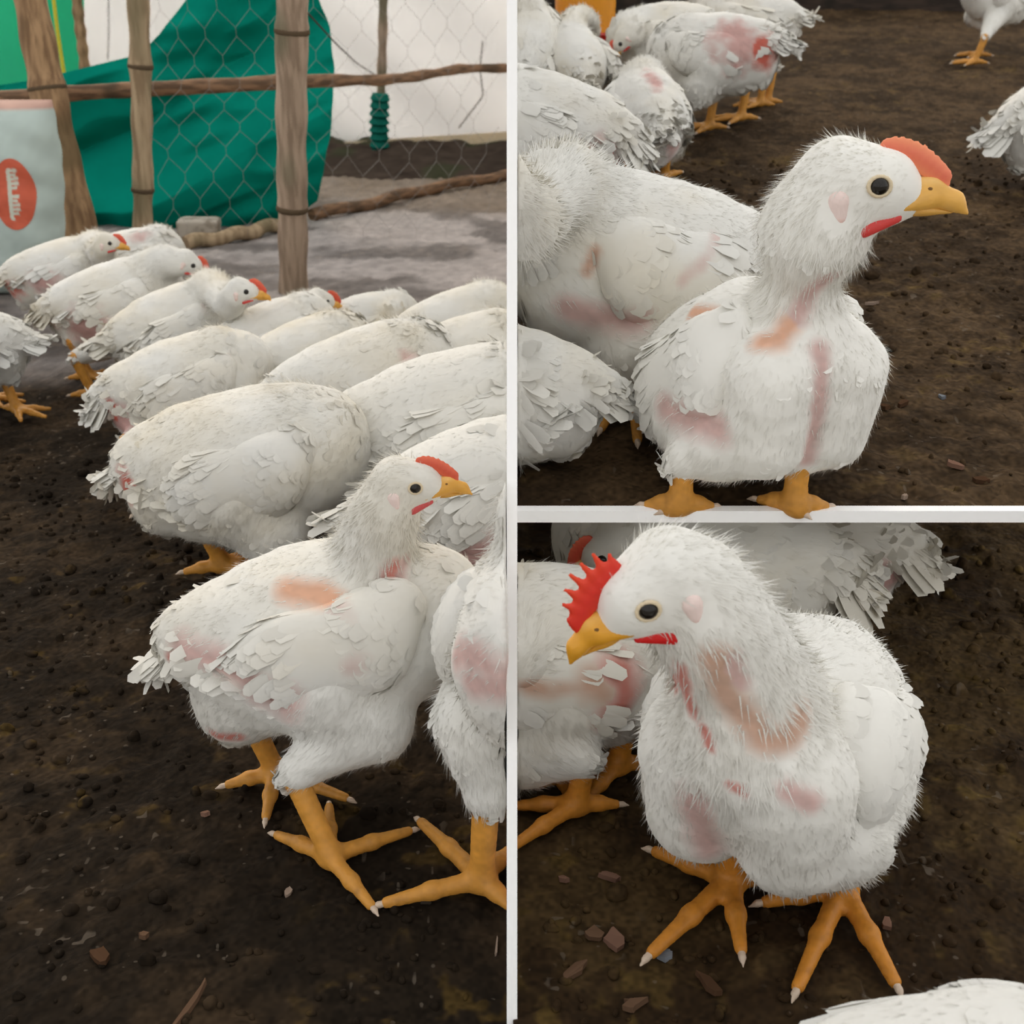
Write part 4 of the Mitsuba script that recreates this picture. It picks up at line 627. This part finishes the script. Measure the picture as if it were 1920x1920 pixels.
def post(name, label, a, b, r0, r1, mat, nodes=(), crook=0.0, seed=0):
    """a: foot, b: top; nodes: heights along the post from 0 to 1 where a bamboo joint stands out."""
    t = thing(name); tag(t, label, 'post')
    P = along([a, b], 60); u = np.linspace(0, 1, 60)
    P[:, 0] += crook * np.sin(u * 5 + seed) ; P[:, 1] += crook * np.cos(u * 4 + seed)
    r = r0 + (r1 - r0) * u + 0.0012 * np.sin(u * 31 + seed)
    for x in nodes: r = r + 0.0022 * np.exp(-((u - x) / 0.018) ** 2)
    m = tube(P, r, 20)
    v = np.asarray(m.vertices); m.vertices = v + 0.0022 * (meshkit.fbm(v * [55, 55, 9], 3, seed) - 0.5)[:, None] * np.array([1, 1, 0])
    put('pole', m, mat, t, smooth=50)
    for x in nodes:
        c = P[int(x * 59)]; d = unit(np.array(b) - a)
        ring = [c + d * 0.0045, c + d * 0.002, c - d * 0.002, c - d * 0.0045]
        rr = np.interp(x, u, r) + 0.0002
        put('joint_ring', tube(np.array(ring), [rr - .0012, rr + .0008, rr + .0008, rr - .0012], 20), 'node_dark', t, smooth=60)
    return t
post('bamboo_post', 'thick greyish bamboo post rising between the white chickens and the green sheet', (-0.3319, 1.8326, 0.0000), (-0.2964, 1.8000, 0.4342), .0215, .0222, 'bamboo_grey', (.30, .86), .001, 2)
post('bamboo_post', 'slim tan bamboo post with dark joints, between the leaning post and the thick one', (-0.6365, 2.1219, 0.0000), (-0.5954, 2.1300, 0.4314), .0165, .0170, 'bamboo_tan', (.24, .70), .001, 5)
post('leaning_post', 'brown rough wooden post leaning to the left beside the printed sack', (-0.7217, 2.0709, 0.0000), (-0.7748, 2.1200, 0.4392), .0325, .0255, 'pole_brown', (.62,), .003, 9)
post('thin_post', 'thin straight post with green cloth tied round its foot, before the white sheet', (-0.3370, 3.2200, -0.0019), (-0.3075, 3.2000, 0.4220), .0115, .0112, 'bamboo_grey', (), .001, 4)
post('short_post', 'thin brown post in front of the light green panel at upper left', (-0.9044, 2.7500, 0.2501), (-0.8970, 2.7500, 0.4259), .0105, .0110, 'pole_brown', (), .001, 7)
rail = along([(-0.9111, 2.2000, 0.2394), (-0.7544, 2.2000, 0.2515), (-0.6351, 2.2050, 0.2571), (-0.5101, 2.2100, 0.2627), (-0.3976, 2.2200, 0.2680), (-0.3218, 2.3000, 0.2641), (-0.2390, 2.4000, 0.2569), (-0.1746, 2.5000, 0.2567), (-0.1066, 2.6000, 0.2620), (0.0000, 2.7000, 0.2569)], 120)
rr = np.interp(np.linspace(0, 1, 120), [0, .5, .6, 1], [.0135, .0120, .0100, .0085]) + 0.0012 * np.sin(np.linspace(0, 60, 120)) * np.linspace(0.3, 1, 120)
m = tube(rail, rr, 12); v = np.asarray(m.vertices); v = v + 0.003 * (meshkit.fbm(v * 30, 3, 1) - 0.5)[:, None]; v[:, 0] = np.minimum(v[:, 0], -0.003); m.vertices = v
k = put('rail', m, 'rail_wood', smooth=50); tag(k, 'crooked horizontal wooden rail tied across the posts', 'rail')

# cloth sheets: a grid between a top line and a bottom line, with folds and a thickness
def sheet(top, bottom, nu, nv, fold, thick=0.0015, bulge=None):
    A, B = along(top, nu), along(bottom, nu)
    v = np.linspace(0, 1, nv)[None, :, None]
    G = A[:, None] * (1 - v) + B[:, None] * v
    if bulge is not None: G = G + bulge(np.linspace(0, 1, nu)[:, None, None], v)
    G[..., 1] += fold(G)
    nrm = unit(np.cross(np.gradient(G, axis=0), np.gradient(G, axis=1)))
    i = np.arange(nu * nv).reshape(nu, nv); o = nu * nv
    q = np.stack([i[:-1, :-1], i[1:, :-1], i[1:, 1:], i[:-1, 1:]], -1).reshape(-1, 4)
    rim = np.concatenate([i[:, 0], i[-1, 1:], i[-2::-1, -1], i[0, -2:0:-1]]); r2 = np.roll(rim, -1)
    return np.vstack([(G + nrm * thick / 2).reshape(-1, 3), (G - nrm * thick / 2).reshape(-1, 3)]), np.vstack([q, q[:, ::-1] + o, np.stack([rim, r2, r2 + o, rim + o], -1)])
def cloth(col, trans, amt=0.10, fx=18):
    c = [float(x) for x in col]
    return {'type': 'principledthin', 'base_color': proc(lambda p, n, uv: mi.Color3f(*c) * (1 - amt + 2 * amt * fbm(p.x * fx, p.y * fx, p.z * fx, 3))), 'diff_trans': trans, 'roughness': 0.6, 'spec_trans': 0.0}
scene['white_sheet_mat'] = cloth((0.95, 0.945, 0.94), 1.6, 0.02)
scene['hem_mat'] = cloth(lin(226, 208, 178), 0.8, 0.08)
scene['green_sheet_mat'] = cloth(lin(10, 132, 114), 0.15, 0.34, 6)  # broad mottle paints lit and shaded fold faces into the green
scene['pale_green_mat'] = cloth(lin(80, 208, 170), 1.2, 0.08, 9)
scene['green_rag_mat'] = cloth(lin(30, 112, 98), 0.4, 0.2, 60)
def sheet_thing(name, label, cat, mesh, mat):
    return tag(put(name, mesh, mat, smooth=60), label, cat)
def wf(G):
    d = G[..., 0] * 0.8 + G[..., 2]
    return 0.03 * (meshkit.fbm(np.stack([d * 3.4, G[..., 2] * 1.2 - G[..., 0], 0 * d], -1), 3, 5) - 0.5) + 0.012 * np.sin(d * 21 + 3 * meshkit.fbm(G * 2.0, 2, 8))
t = sheet_thing('white_sheet', 'white plastic sheet hung as the back wall behind the posts', 'plastic sheet', sheet([(-1.4470, 3.4200, 0.5552), (-0.6431, 3.4200, 0.5552), (-0.0040, 3.4200, 0.5552)], [(-1.5314, 3.3600, -0.0215), (-0.5091, 3.3600, 0.0004), (-0.2821, 3.3600, 0.0195), (-0.0056, 3.3600, 0.0386)], 120, 60, wf), 'white_sheet_mat')
put('hem', sheet([(-0.5611, 3.3400, 0.0194), (-0.2799, 3.3400, 0.0370), (-0.0056, 3.3400, 0.0531)], [(-0.5617, 3.3300, -0.0119), (-0.2801, 3.3300, 0.0098), (-0.0056, 3.3300, 0.0288)], 70, 8, lambda G: 0.01 * (meshkit.fbm(G * 12, 2, 3) - 0.5), 0.004), 'hem_mat', t, smooth=60)
def gf(G):
    d = G[..., 2] - 0.35 * G[..., 0]
    return 0.13 * (meshkit.fbm(np.stack([G[..., 0] * 3.6 + d * 3, d * 9.0, 0 * d], -1), 3, 11) - 0.5) + 0.13 * np.abs(2 * ((d * 2.6 + 1.3 * meshkit.fbm(np.stack([G[..., 0] * 2.2, d * 2, 0 * d], -1), 2, 21)) % 1) - 1) + 0.035 * (np.abs(meshkit.fbm(np.stack([G[..., 0] * 5 + 4, d * 14, 0 * d], -1), 2, 15) - 0.5) * 2)
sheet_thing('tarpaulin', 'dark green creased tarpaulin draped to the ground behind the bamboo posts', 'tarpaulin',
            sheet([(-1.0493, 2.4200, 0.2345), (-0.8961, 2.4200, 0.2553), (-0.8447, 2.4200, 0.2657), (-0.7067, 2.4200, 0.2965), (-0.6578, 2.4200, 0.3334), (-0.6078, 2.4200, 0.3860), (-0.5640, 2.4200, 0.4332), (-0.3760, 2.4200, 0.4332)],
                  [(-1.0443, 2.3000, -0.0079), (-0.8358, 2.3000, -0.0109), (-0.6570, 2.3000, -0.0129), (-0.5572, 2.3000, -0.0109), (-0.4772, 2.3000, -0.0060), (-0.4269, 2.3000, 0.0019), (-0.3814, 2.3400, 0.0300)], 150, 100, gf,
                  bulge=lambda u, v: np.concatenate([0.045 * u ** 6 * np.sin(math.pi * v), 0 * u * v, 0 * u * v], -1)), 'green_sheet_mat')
t = sheet_thing('tarpaulin', 'light green translucent tarpaulin at the upper left corner', 'tarpaulin', sheet([(-1.2102, 2.9000, 0.4458), (-0.9244, 2.9000, 0.4458)], [(-1.2665, 2.9000, 0.1425), (-0.9609, 2.9000, 0.1884)], 40, 40, lambda G: 0.012 * np.sin(G[..., 0] * 30)), 'pale_green_mat')
scene['yellow_mat'] = twos({'type': 'diffuse', 'reflectance': {'type': 'rgb', 'value': lin(206, 196, 70).tolist()}})
put('yellow_edge', tube(along([(-0.9888, 2.8700, 0.4249), (-0.9911, 2.8700, 0.3182), (-0.9895, 2.8700, 0.2191)], 20), 0.0042, 8), 'yellow_mat', t, smooth=True)
# green cloth tied round the thin post
t = sheet_thing('green_rag', 'green cloth wrapped round the foot of the thin post', 'cloth', tube(along([(-0.3347, 3.2050, 0.0159), (-0.3323, 3.2000, 0.0916), (-0.3261, 3.1950, 0.1605)], 24), np.array([.026, .022, .019] * 8) * (1 + 0.04 * np.sin(np.arange(24) * 1.7)), 18), 'green_rag_mat')
# bank of dark soil before the white sheet
def bank():
    x = np.linspace(-0.80, -0.004, 110); w = np.linspace(0, 1, 40)
    X, Wd = np.meshgrid(x, w, indexing='ij')
    Y = 2.88 - 0.10 * X + Wd * 0.5
    Z = 0.048 * np.sin(np.clip(Wd * 1.25, 0, 1) * math.pi / 2) ** 0.8 * (0.9 - 0.25 * (X < -0.6)) - 0.012
    p = np.stack([X, Y, 0 * X], -1)
    Z = Z + 0.035 * (meshkit.fbm(p * 14, 3, 31) - 0.5) * np.clip(Wd * 3, 0.2, 1)
    V = np.stack([X, Y, Z], -1).reshape(-1, 3)
    i = np.arange(110 * 40).reshape(110, 40)
    q = np.stack([i[:-1, :-1], i[1:, :-1], i[1:, 1:], i[:-1, 1:]], -1).reshape(-1, 4)
    rim = np.concatenate([i[:, 0], i[-1, 1:], i[-2::-1, -1], i[0, -2:0:-1]]); r2 = np.roll(rim, -1); o = len(V)
    low = V[rim].copy(); low[:, 2] = -0.03; a = np.arange(len(rim)); b = (a + 1) % len(rim)
    return np.vstack([V, low]), np.vstack([q, np.stack([rim, o + a, o + b, r2], -1)])
scene['bank_mat'] = twos({'type': 'diffuse', 'reflectance': proc(lambda p, n, uv: mix(mix(mi.Color3f(0.030, 0.022, 0.018), mi.Color3f(0.085, 0.064, 0.050), fbm(p.x * 30, p.y * 30, p.z * 30, 3)), mi.Color3f(0.045, 0.055, 0.028), smoothstep(0.5, 0.7, noise(p.x * 12, p.y * 12, p.z * 16)) * 0.6))})
k = put('soil_bank', bank(), 'bank_mat', smooth=50); tag(k, 'low bank of dark mossy soil at the foot of the white sheet', kind='structure')
# poles lying on the ground
for n, pts, r, lab in ((0, [(-0.5669, 2.1395, 0.0000), (-0.4897, 2.2170, 0.0000), (-0.4189, 2.3408, 0.0000)], .0125, 'tan pole lying on the ground in front of the pale block'), (1, [(-0.3880, 2.4049, 0.0000), (-0.2833, 2.5432, 0.0000), (-0.1850, 2.7107, 0.0000), (-0.0037, 2.9154, 0.0000)], .0120, 'dusty dark pole lying on the ground from the thick post towards the partition')):
    P = along(pts, 50); P[:, 2] += r * 0.75 + 0.003 * np.sin(np.arange(50) * 0.4)
    m = tube(P, r * (1 + 0.03 * np.sin(np.arange(50) * 0.7)), 12); v = np.asarray(m.vertices); v[:, 0] = np.minimum(v[:, 0], -0.003); m.vertices = v
    k = put('ground_pole', m, ('bamboo_tan', 'rail_wood')[n], smooth=50); tag(k, lab, 'pole')
# pale block at the foot of the green sheet
def rock(size, at, rz, seed, amp=0.06):
    m = trimesh.creation.box(size)
    for _ in range(3): m = m.subdivide()
    v = np.asarray(m.vertices); h = np.array(size) / 2
    r = min(size) * 0.16
    inner = np.clip(v, -(h - r), h - r); v = inner + unit(v - inner + 1e-9) * np.minimum(np.linalg.norm(v - inner, axis=1, keepdims=True), r)
    v = v + unit(v) * (meshkit.fbm(v / max(size) * 4 + seed, 3, seed) - 0.5)[:, None] * max(size) * amp
    c, s_ = math.cos(rz), math.sin(rz)
    m.vertices = np.stack([v[:, 0] * c - v[:, 1] * s_, v[:, 0] * s_ + v[:, 1] * c, v[:, 2]], -1) + at
    return m
scene['block_mat'] = twos({'type': 'diffuse', 'reflectance': proc(lambda p, n, uv: mix(mi.Color3f(0.52, 0.47, 0.40), mi.Color3f(0.28, 0.24, 0.19), smoothstep(0.45, 0.7, fbm(p.x * 50, p.y * 50, p.z * 50, 3))))})
bp = np.array((-0.5621, 2.2312, 0.0000))
k = put('stone_block', rock((0.074, 0.05, 0.040), bp + [0, -0.01, 0.017], 0.05, 3), 'block_mat', smooth=40); tag(k, 'pale weathered stone block at the foot of the green sheet', 'block')
# feed sack
def sack_mesh(front_only=None):
    def P(u, v, sgn):
        e = (1 - np.abs(u) ** 3.0) ** 0.6 * (1 - np.abs(v) ** 4.0) ** 0.6
        x = 0.084 * u * (1 - 0.06 * v ** 2 - 0.10 * np.clip(v, 0, 1) ** 2); z = 0.138 * (v + 1)
        wr = 0.006 * (meshkit.fbm(np.stack([u * 2.4, v * 4 + sgn, 0 * u], -1), 3, 6) - 0.5) + 0.003 * np.sin(v * 17 + u * 3) * np.abs(u)
        y = -sgn * 0.050 * e - wr * (np.abs(e) > 0)
        return np.stack([x + 0.010 * v, y + 0.020 * v, z], -1)
    return P
sk_at = np.array((-0.7506, 1.8360, 0.0000)) + [0, 0.02, -0.004]
scene['sack_mat'] = twos({'type': 'principled', 'base_color': VC, 'roughness': 0.6, 'specular': 0.3})
def sack():
    P = sack_mesh(); n = 60
    u, v = np.meshgrid(np.linspace(-1, 1, n), np.linspace(-1, 1, n), indexing='ij')
    Fr, Bk = P(u, v, 1).reshape(-1, 3), P(u, v, -1).reshape(-1, 3)
    i = np.arange(n * n).reshape(n, n); o = n * n
    q = np.stack([i[:-1, :-1], i[1:, :-1], i[1:, 1:], i[:-1, 1:]], -1).reshape(-1, 4)
    V = np.vstack([Fr, Bk]) + sk_at
    w = meshkit.fbm(V * 40, 3, 2)[:, None]; hv = np.tile(v.reshape(-1), 2)[:, None]
    col = lin(176, 190, 184) * (0.82 + 0.3 * w)
    col = np.where(hv > 0.93, lin(186, 150, 136) * (0.8 + 0.4 * w), col)
    return (V, np.vstack([q, q[:, ::-1] + o])), col
t = thing('feed_sack'); tag(t, 'pale grey woven feed sack with a red oval print, standing at the left edge', 'sack')
m, col = sack(); put('bag', m, 'sack_mat', t, smooth=True, color=col)
def emblem():
    P = sack_mesh(); nr, na = 26, 72
    r, a = np.meshgrid(np.linspace(0, 1, nr), np.linspace(0, 2 * math.pi, na), indexing='ij')
    ex, ey = r * np.cos(a), r * np.sin(a)
    u = 0.34 + 0.36 * (ex * 0.98) + 0.10 * ey * -0.35; v = 0.10 + 0.36 * ey
    p = P(u, v, 1) + [0, -0.0012, 0] + sk_at
    col = lin(196, 92, 66) * (0.85 + 0.3 * meshkit.fbm(p * 60, 2, 4)[..., None])
    # four pale capitals run down the middle of the oval
    s_ = (0.72 - ey) / 1.44 * 4; cell = np.floor(s_); fy = s_ - cell; fx = ex / 0.30
    bar = (np.abs(fx + 0.55) < 0.3) | ((np.abs(fy - 0.16) < 0.14) & (np.abs(fx) < 0.85)) | ((np.abs(fy - 0.80) < 0.12) & (np.abs(fx) < 0.85) & (cell % 2 == 0)) | ((np.abs(fy - 0.5) < 0.12) & (np.abs(fx) < 0.6))
    ink = bar & (np.abs(fx) < 0.9) & (s_ > 0) & (s_ < 4)
    col = np.where(ink[..., None], lin(196, 200, 186), col)
    i = np.arange(nr * na).reshape(nr, na)
    q = np.stack([i[:-1, :-1], i[1:, :-1], i[1:, 1:], i[:-1, 1:]], -1).reshape(-1, 4)
    return (p.reshape(-1, 3), q), col.reshape(-1, 3)
m, col = emblem(); k = put('printed_emblem', m, 'sack_mat', t, smooth=True, color=col); tag(k, 'red oval print with pale letters')
bm = trimesh.creation.box((0.20, 0.02, 0.034)); bm.apply_transform(trimesh.transformations.rotation_matrix(-0.04, [0, 1, 0])); bm.apply_translation(np.array((-0.8984, 2.2000, 0.2071)))
k = put('plank', bm, 'rail_wood'); tag(k, 'dark plank behind the top of the feed sack at the left edge', 'plank')
# wire netting between the posts
def netting():
    x0, x1 = (-0.5590, 2.0200, 0.3724)[0], -0.006
    a = 0.026; V, F, o = [], [], 0
    dx, dz = a * math.sqrt(3), a * 1.5
    rng = np.random.default_rng(4)
    def node(i, j, b):
        x = x0 + dx * (i + 0.5 * (j % 2)); z = 0.05 + dz * j + (a * 0.5 if b else 0)
        w = meshkit.noise(np.array([[x * 6, z * 6, 1.0], [x * 6, z * 6, 9.0], [x * 9, z * 9, 5.0]]), 2) - 0.5
        return np.array([min(x + 0.02 * w[0] * 1.6, -0.0045), 2.02 + 0.07 * w[2] + 0.25 * (x + 0.3) * 0.3, z + 0.02 * w[1] * 1.6])
    for j in range(14):
        for i in range(int((x1 - x0) / dx)):
            up_, lo = node(i, j, True), node(i, j, False)
            segs = [(lo, up_)]
            if j % 2 == 0: nb = [(i, j + 1), (i - 1, j + 1)]
            else: nb = [(i + 1, j + 1), (i, j + 1)]
            for (a_, b_) in nb:
                if a_ >= 0: segs.append((up_, node(a_, b_, False)))
            for p, q in segs:
                m = tube(np.array([p, q]), 0.00028, 3, cap=False)
                V.append(m.vertices); F.append(m.faces + o); o += len(m.vertices)
    return np.vstack(V), np.vstack(F)
scene['wire_mat'] = twos({'type': 'principled', 'base_color': {'type': 'rgb', 'value': [0.30, 0.28, 0.26]}, 'metallic': 0.5, 'roughness': 0.5})
k = put('wire_netting', netting(), 'wire_mat'); tag(k, 'sagging hexagonal wire netting hung between the bamboo posts', 'wire netting')
scene['cord_mat'] = twos({'type': 'diffuse', 'reflectance': {'type': 'rgb', 'value': lin(84, 74, 66).tolist()}})
for pts, lab in (([(-0.9372, 3.1000, 0.4115), (-0.9499, 3.1000, 0.3076), (-0.9606, 3.1000, 0.2462)], 'thin dark cord hanging before the white sheet left of the slim post'), ([(-0.2867, 1.8400, 0.3931), (-0.2953, 2.2000, 0.3306), (-0.3226, 2.7000, 0.2663), (-0.3186, 3.2000, 0.1926)], 'thin slack cord between the thick post and the thin post'), ([(-0.0586, 2.6200, 0.3118), (-0.0651, 2.6450, 0.2598), (-0.0594, 2.6600, 0.2048), (-0.1111, 2.6600, 0.1414)], 'bare thin twig hanging from the rail near the partition')):
    k = put('cord', tube(along(pts, 24), 0.0013, 6), 'cord_mat', smooth=True); tag(k, lab, 'cord')

# ------------------------------------------------------------------ upper pen: feeder and back board
def lathe(prof, n=48):
    pr = np.array(prof); th = np.linspace(0, 2 * math.pi, n, endpoint=False)
    V = np.stack([pr[:, None, 0] * np.cos(th), pr[:, None, 0] * np.sin(th), np.repeat(pr[:, None, 1], n, 1)], -1).reshape(-1, 3)
    i = np.arange(len(pr) * n).reshape(len(pr), n); j = np.roll(i, -1, 1)
    return trimesh.Trimesh(V, np.concatenate([np.stack([i[:-1], j[:-1], j[1:]], -1).reshape(-1, 3), np.stack([i[:-1], j[1:], i[1:]], -1).reshape(-1, 3)]), process=False)
scene['orange_mat'] = twos({'type': 'principled', 'base_color': {'type': 'rgb', 'value': lin(226, 148, 26).tolist()}, 'roughness': 0.4})
scene['red_mat'] = twos({'type': 'principled', 'base_color': {'type': 'rgb', 'value': lin(176, 30, 18).tolist()}, 'roughness': 0.4})
fa = np.array((0.1239, 2.2388, 0.2890))
t = thing('feeder'); tag(t, 'orange hanging poultry feeder with a red pan, behind the feeding chickens', 'feeder')
m = lathe([(0.0, 0.05), (0.046, 0.05), (0.050, 0.055), (0.054, 0.24), (0.057, 0.244), (0.055, 0.25), (0.052, 0.244), (0.048, 0.06), (0.0, 0.056)]); m.apply_translation(fa); put('hopper', m, 'orange_mat', t, smooth=40)
m = lathe([(0.0, 0.004), (0.058, 0.004), (0.066, 0.05), (0.070, 0.056), (0.068, 0.060), (0.063, 0.054), (0.055, 0.010), (0.0, 0.010)]); m.apply_translation(fa); put('pan', m, 'red_mat', t, smooth=40)
scene['dark_board'] = wood(lin(42, 34, 28), lin(60, 48, 40), lin(30, 26, 20), 30, 120)
db = trimesh.creation.box((1.25, 0.02, 0.16)); db.apply_translation((0.66, 3.05, deck_z(0, 3.05) + 0.07))
k = put('back_board', db, 'dark_board'); tag(k, 'dark board along the back of the raised upper pen', 'board')

# ------------------------------------------------------------------ litter on the soil
def flake(L, W, th, seed):
    from shapely.geometry import Polygon
    r = np.random.default_rng(seed); a = np.sort(r.uniform(0, 2 * math.pi, 9)); rad = r.uniform(0.65, 1.1, 9)
    pg = Polygon(np.stack([np.cos(a) * rad * L / 2, np.sin(a) * rad * W / 2], -1)).buffer(0)
    if pg.geom_type != 'Polygon': pg = max(pg.geoms, key=lambda g: g.area)
    m = trimesh.creation.extrude_polygon(pg, th, engine='earcut')
    v = np.asarray(m.vertices); m.vertices = v - [0, 0, th / 2] + np.stack([0 * v[:, 0], 0 * v[:, 0], (v[:, 0] / L) ** 2 * L * 0.25], -1)
    return m
for i, c in enumerate(((118, 90, 76), (96, 74, 58), (140, 122, 108), (74, 54, 40), (120, 124, 130))):
    scene[f'chip_mat_{i}'] = twos({'type': 'diffuse', 'reflectance': {'type': 'rgb', 'value': lin(*c).tolist()}})
CHIPS = [
 ((0.0536, 0.5291, 0.0000), .014, .007, 0, 'curled pinkish wood chip left of the front feet on the lower soil'), ((0.0515, 0.4814, 0.0000), .0165, .011, 0, 'broad pinkish wood chip left of the long front toe on the lower soil'),
 ((0.0413, 0.4841, 0.0000), .011, .009, 1, 'small round brown chip beside the broad pinkish chip'), ((0.0301, 0.4586, -0.0000), .018, .006, 1, 'long flat brown chip near the lower left of the lower soil'),
 ((0.0955, 0.4493, 0.0000), .018, .008, 3, 'dark angular bark piece below the front feet on the lower soil'), ((0.0596, 0.4382, 0.0000), .015, .009, 1, 'brown bark piece at the bottom edge of the lower soil'),
 ((0.1919, 0.4879, 0.0000), .010, .006, 0, 'small reddish chip beside the outer toe on the lower soil'), ((0.0283, 0.5266, 0.0000), .007, .005, 0, 'tiny reddish chip near the partition on the lower soil'),
 ((0.0757, 0.4686, -0.0000), .010, .008, 4, 'small grey-blue stone at the tip of the left toe'), ((0.2828, 0.7273, 0.1568), .012, .006, 0, 'reddish flat chip at the lower right of the upper soil'),
 ((0.2760, 0.8253, 0.1653), .012, .009, 3, 'dark bark flake right of the front chicken on the upper soil'), ((0.2623, 0.8161, 0.1645), .010, .006, 3, 'second dark flake beside the right flank of the front chicken'),
 ((0.3084, 1.0407, 0.1842), .016, .003, 2, 'pale straw stub beside the neck of the front chicken'), ((0.3119, 0.8460, 0.1672), .006, .006, 4, 'bluish grey pebble on the upper soil at the right'),
 ((0.2944, 0.7111, 0.1554), .010, .007, 3, 'dark clod at the bottom right corner of the upper soil'), ((0.2390, 0.6866, 0.1532), .007, .004, 2, 'small pale bit near the white edging'),
 ((-0.0576, 0.5067, 0.0000), .003, .008, 2, 'small pale shell bit between the feet on the dark soil'), ((-0.1069, 0.6817, 0.0000), .002, .016, 2, 'thin pale straw under the breast of the nearest chicken'),
 ((-0.1193, 0.5148, -0.0000), .004, .007, 2, 'tiny pale flake left of the long toe on the dark soil'), ((-0.1777, 0.5777, 0.0000), .006, .004, 0, 'small pinkish bit left of the yellow feet on the dark soil'),
 ((-0.1516, 0.4359, 0.0000), .034, .003, 1, 'brown twig lying at the bottom of the dark soil'), ((-0.2035, 0.4650, 0.0000), .014, .010, 3, 'rounded dark clod at the lower left of the dark soil'),
 ((-0.0081, 0.4796, 0.0000), .002, .014, 2, 'thin pale straw near the partition at the bottom of the dark soil'), ((-0.1868, 0.4814, 0.0000), .005, .005, 1, 'tiny ochre bit at the lower left of the dark soil')]
for n, (at, L, Wd, mt, lab) in enumerate(CHIPS):
    m = flake(L, Wd, 0.0022 + 0.1 * min(L, Wd), n + 1); m.apply_transform(trimesh.transformations.euler_matrix(0.15 * math.sin(n * 2.1), 0.15 * math.cos(n * 1.7), (n * 1.3) % 3.1 if L > Wd else 0.15 * math.sin(n)))
    z = at[2] - 0.004 + relief(np.array([at[0]]), np.array([at[1]]), 3 if at[0] < 0 else (17 if at[2] > 0.1 else 23))[0]
    m.apply_translation((at[0], at[1], z + (0.0005 if at[2] > 0.1 else 0) + 0.0022))
    k = put('litter_chip', m, f'chip_mat_{mt}'); tag(k, lab, 'chip', 'loose chips and bits on the soil')
def crumbs(n, x0, x1, y0, y1, zf, seed, rs, s0, s1):
    r = np.random.default_rng(seed); V, F, o = [], [], 0
    ico = trimesh.creation.icosphere(1, 1.0)
    for _ in range(n):
        x, y = r.uniform(x0, x1), r.uniform(y0, y1); sc = r.uniform(s0, s1) * (1 if r.random() < 0.85 else 1.8)
        v = np.asarray(ico.vertices) * r.uniform(0.6, 1.2, 3) * sc; v = v * (0.75 + 0.5 * meshkit.noise(v / sc * 1.5 + r.uniform(0, 50), 1))[:, None]
        v = v + [x, y, float(zf(x, y)) + relief(np.array([x]), np.array([y]), rs)[0] + sc * 0.15]
        V.append(v); F.append(ico.faces + o); o += len(v)
    return np.vstack(V), np.vstack(F)
flat = lambda x, y: -0.004
k = put('soil_crumbs', crumbs(1500, -0.62, -0.012, 0.40, 1.15, flat, 5, 3, .0012, .0032), 'soil_mat', smooth=True); tag(k, 'loose dark crumbs of soil scattered over the left floor', 'soil crumbs', kind='stuff')
k = put('soil_crumbs', crumbs(900, 0.014, 0.42, 0.36, 0.95, flat, 6, 23, .0012, .0036), 'soil_litter_mat', smooth=True); tag(k, 'loose brown crumbs of soil scattered over the lower floor', 'soil crumbs', kind='stuff')
k = put('soil_crumbs', crumbs(700, 0.16, 0.60, 0.69, 1.6, lambda x, y: deck_z(x, y), 7, 17, .0012, .0034), 'soil_warm_mat', smooth=True); tag(k, 'loose brown crumbs of soil scattered over the raised floor', 'soil crumbs', kind='stuff')
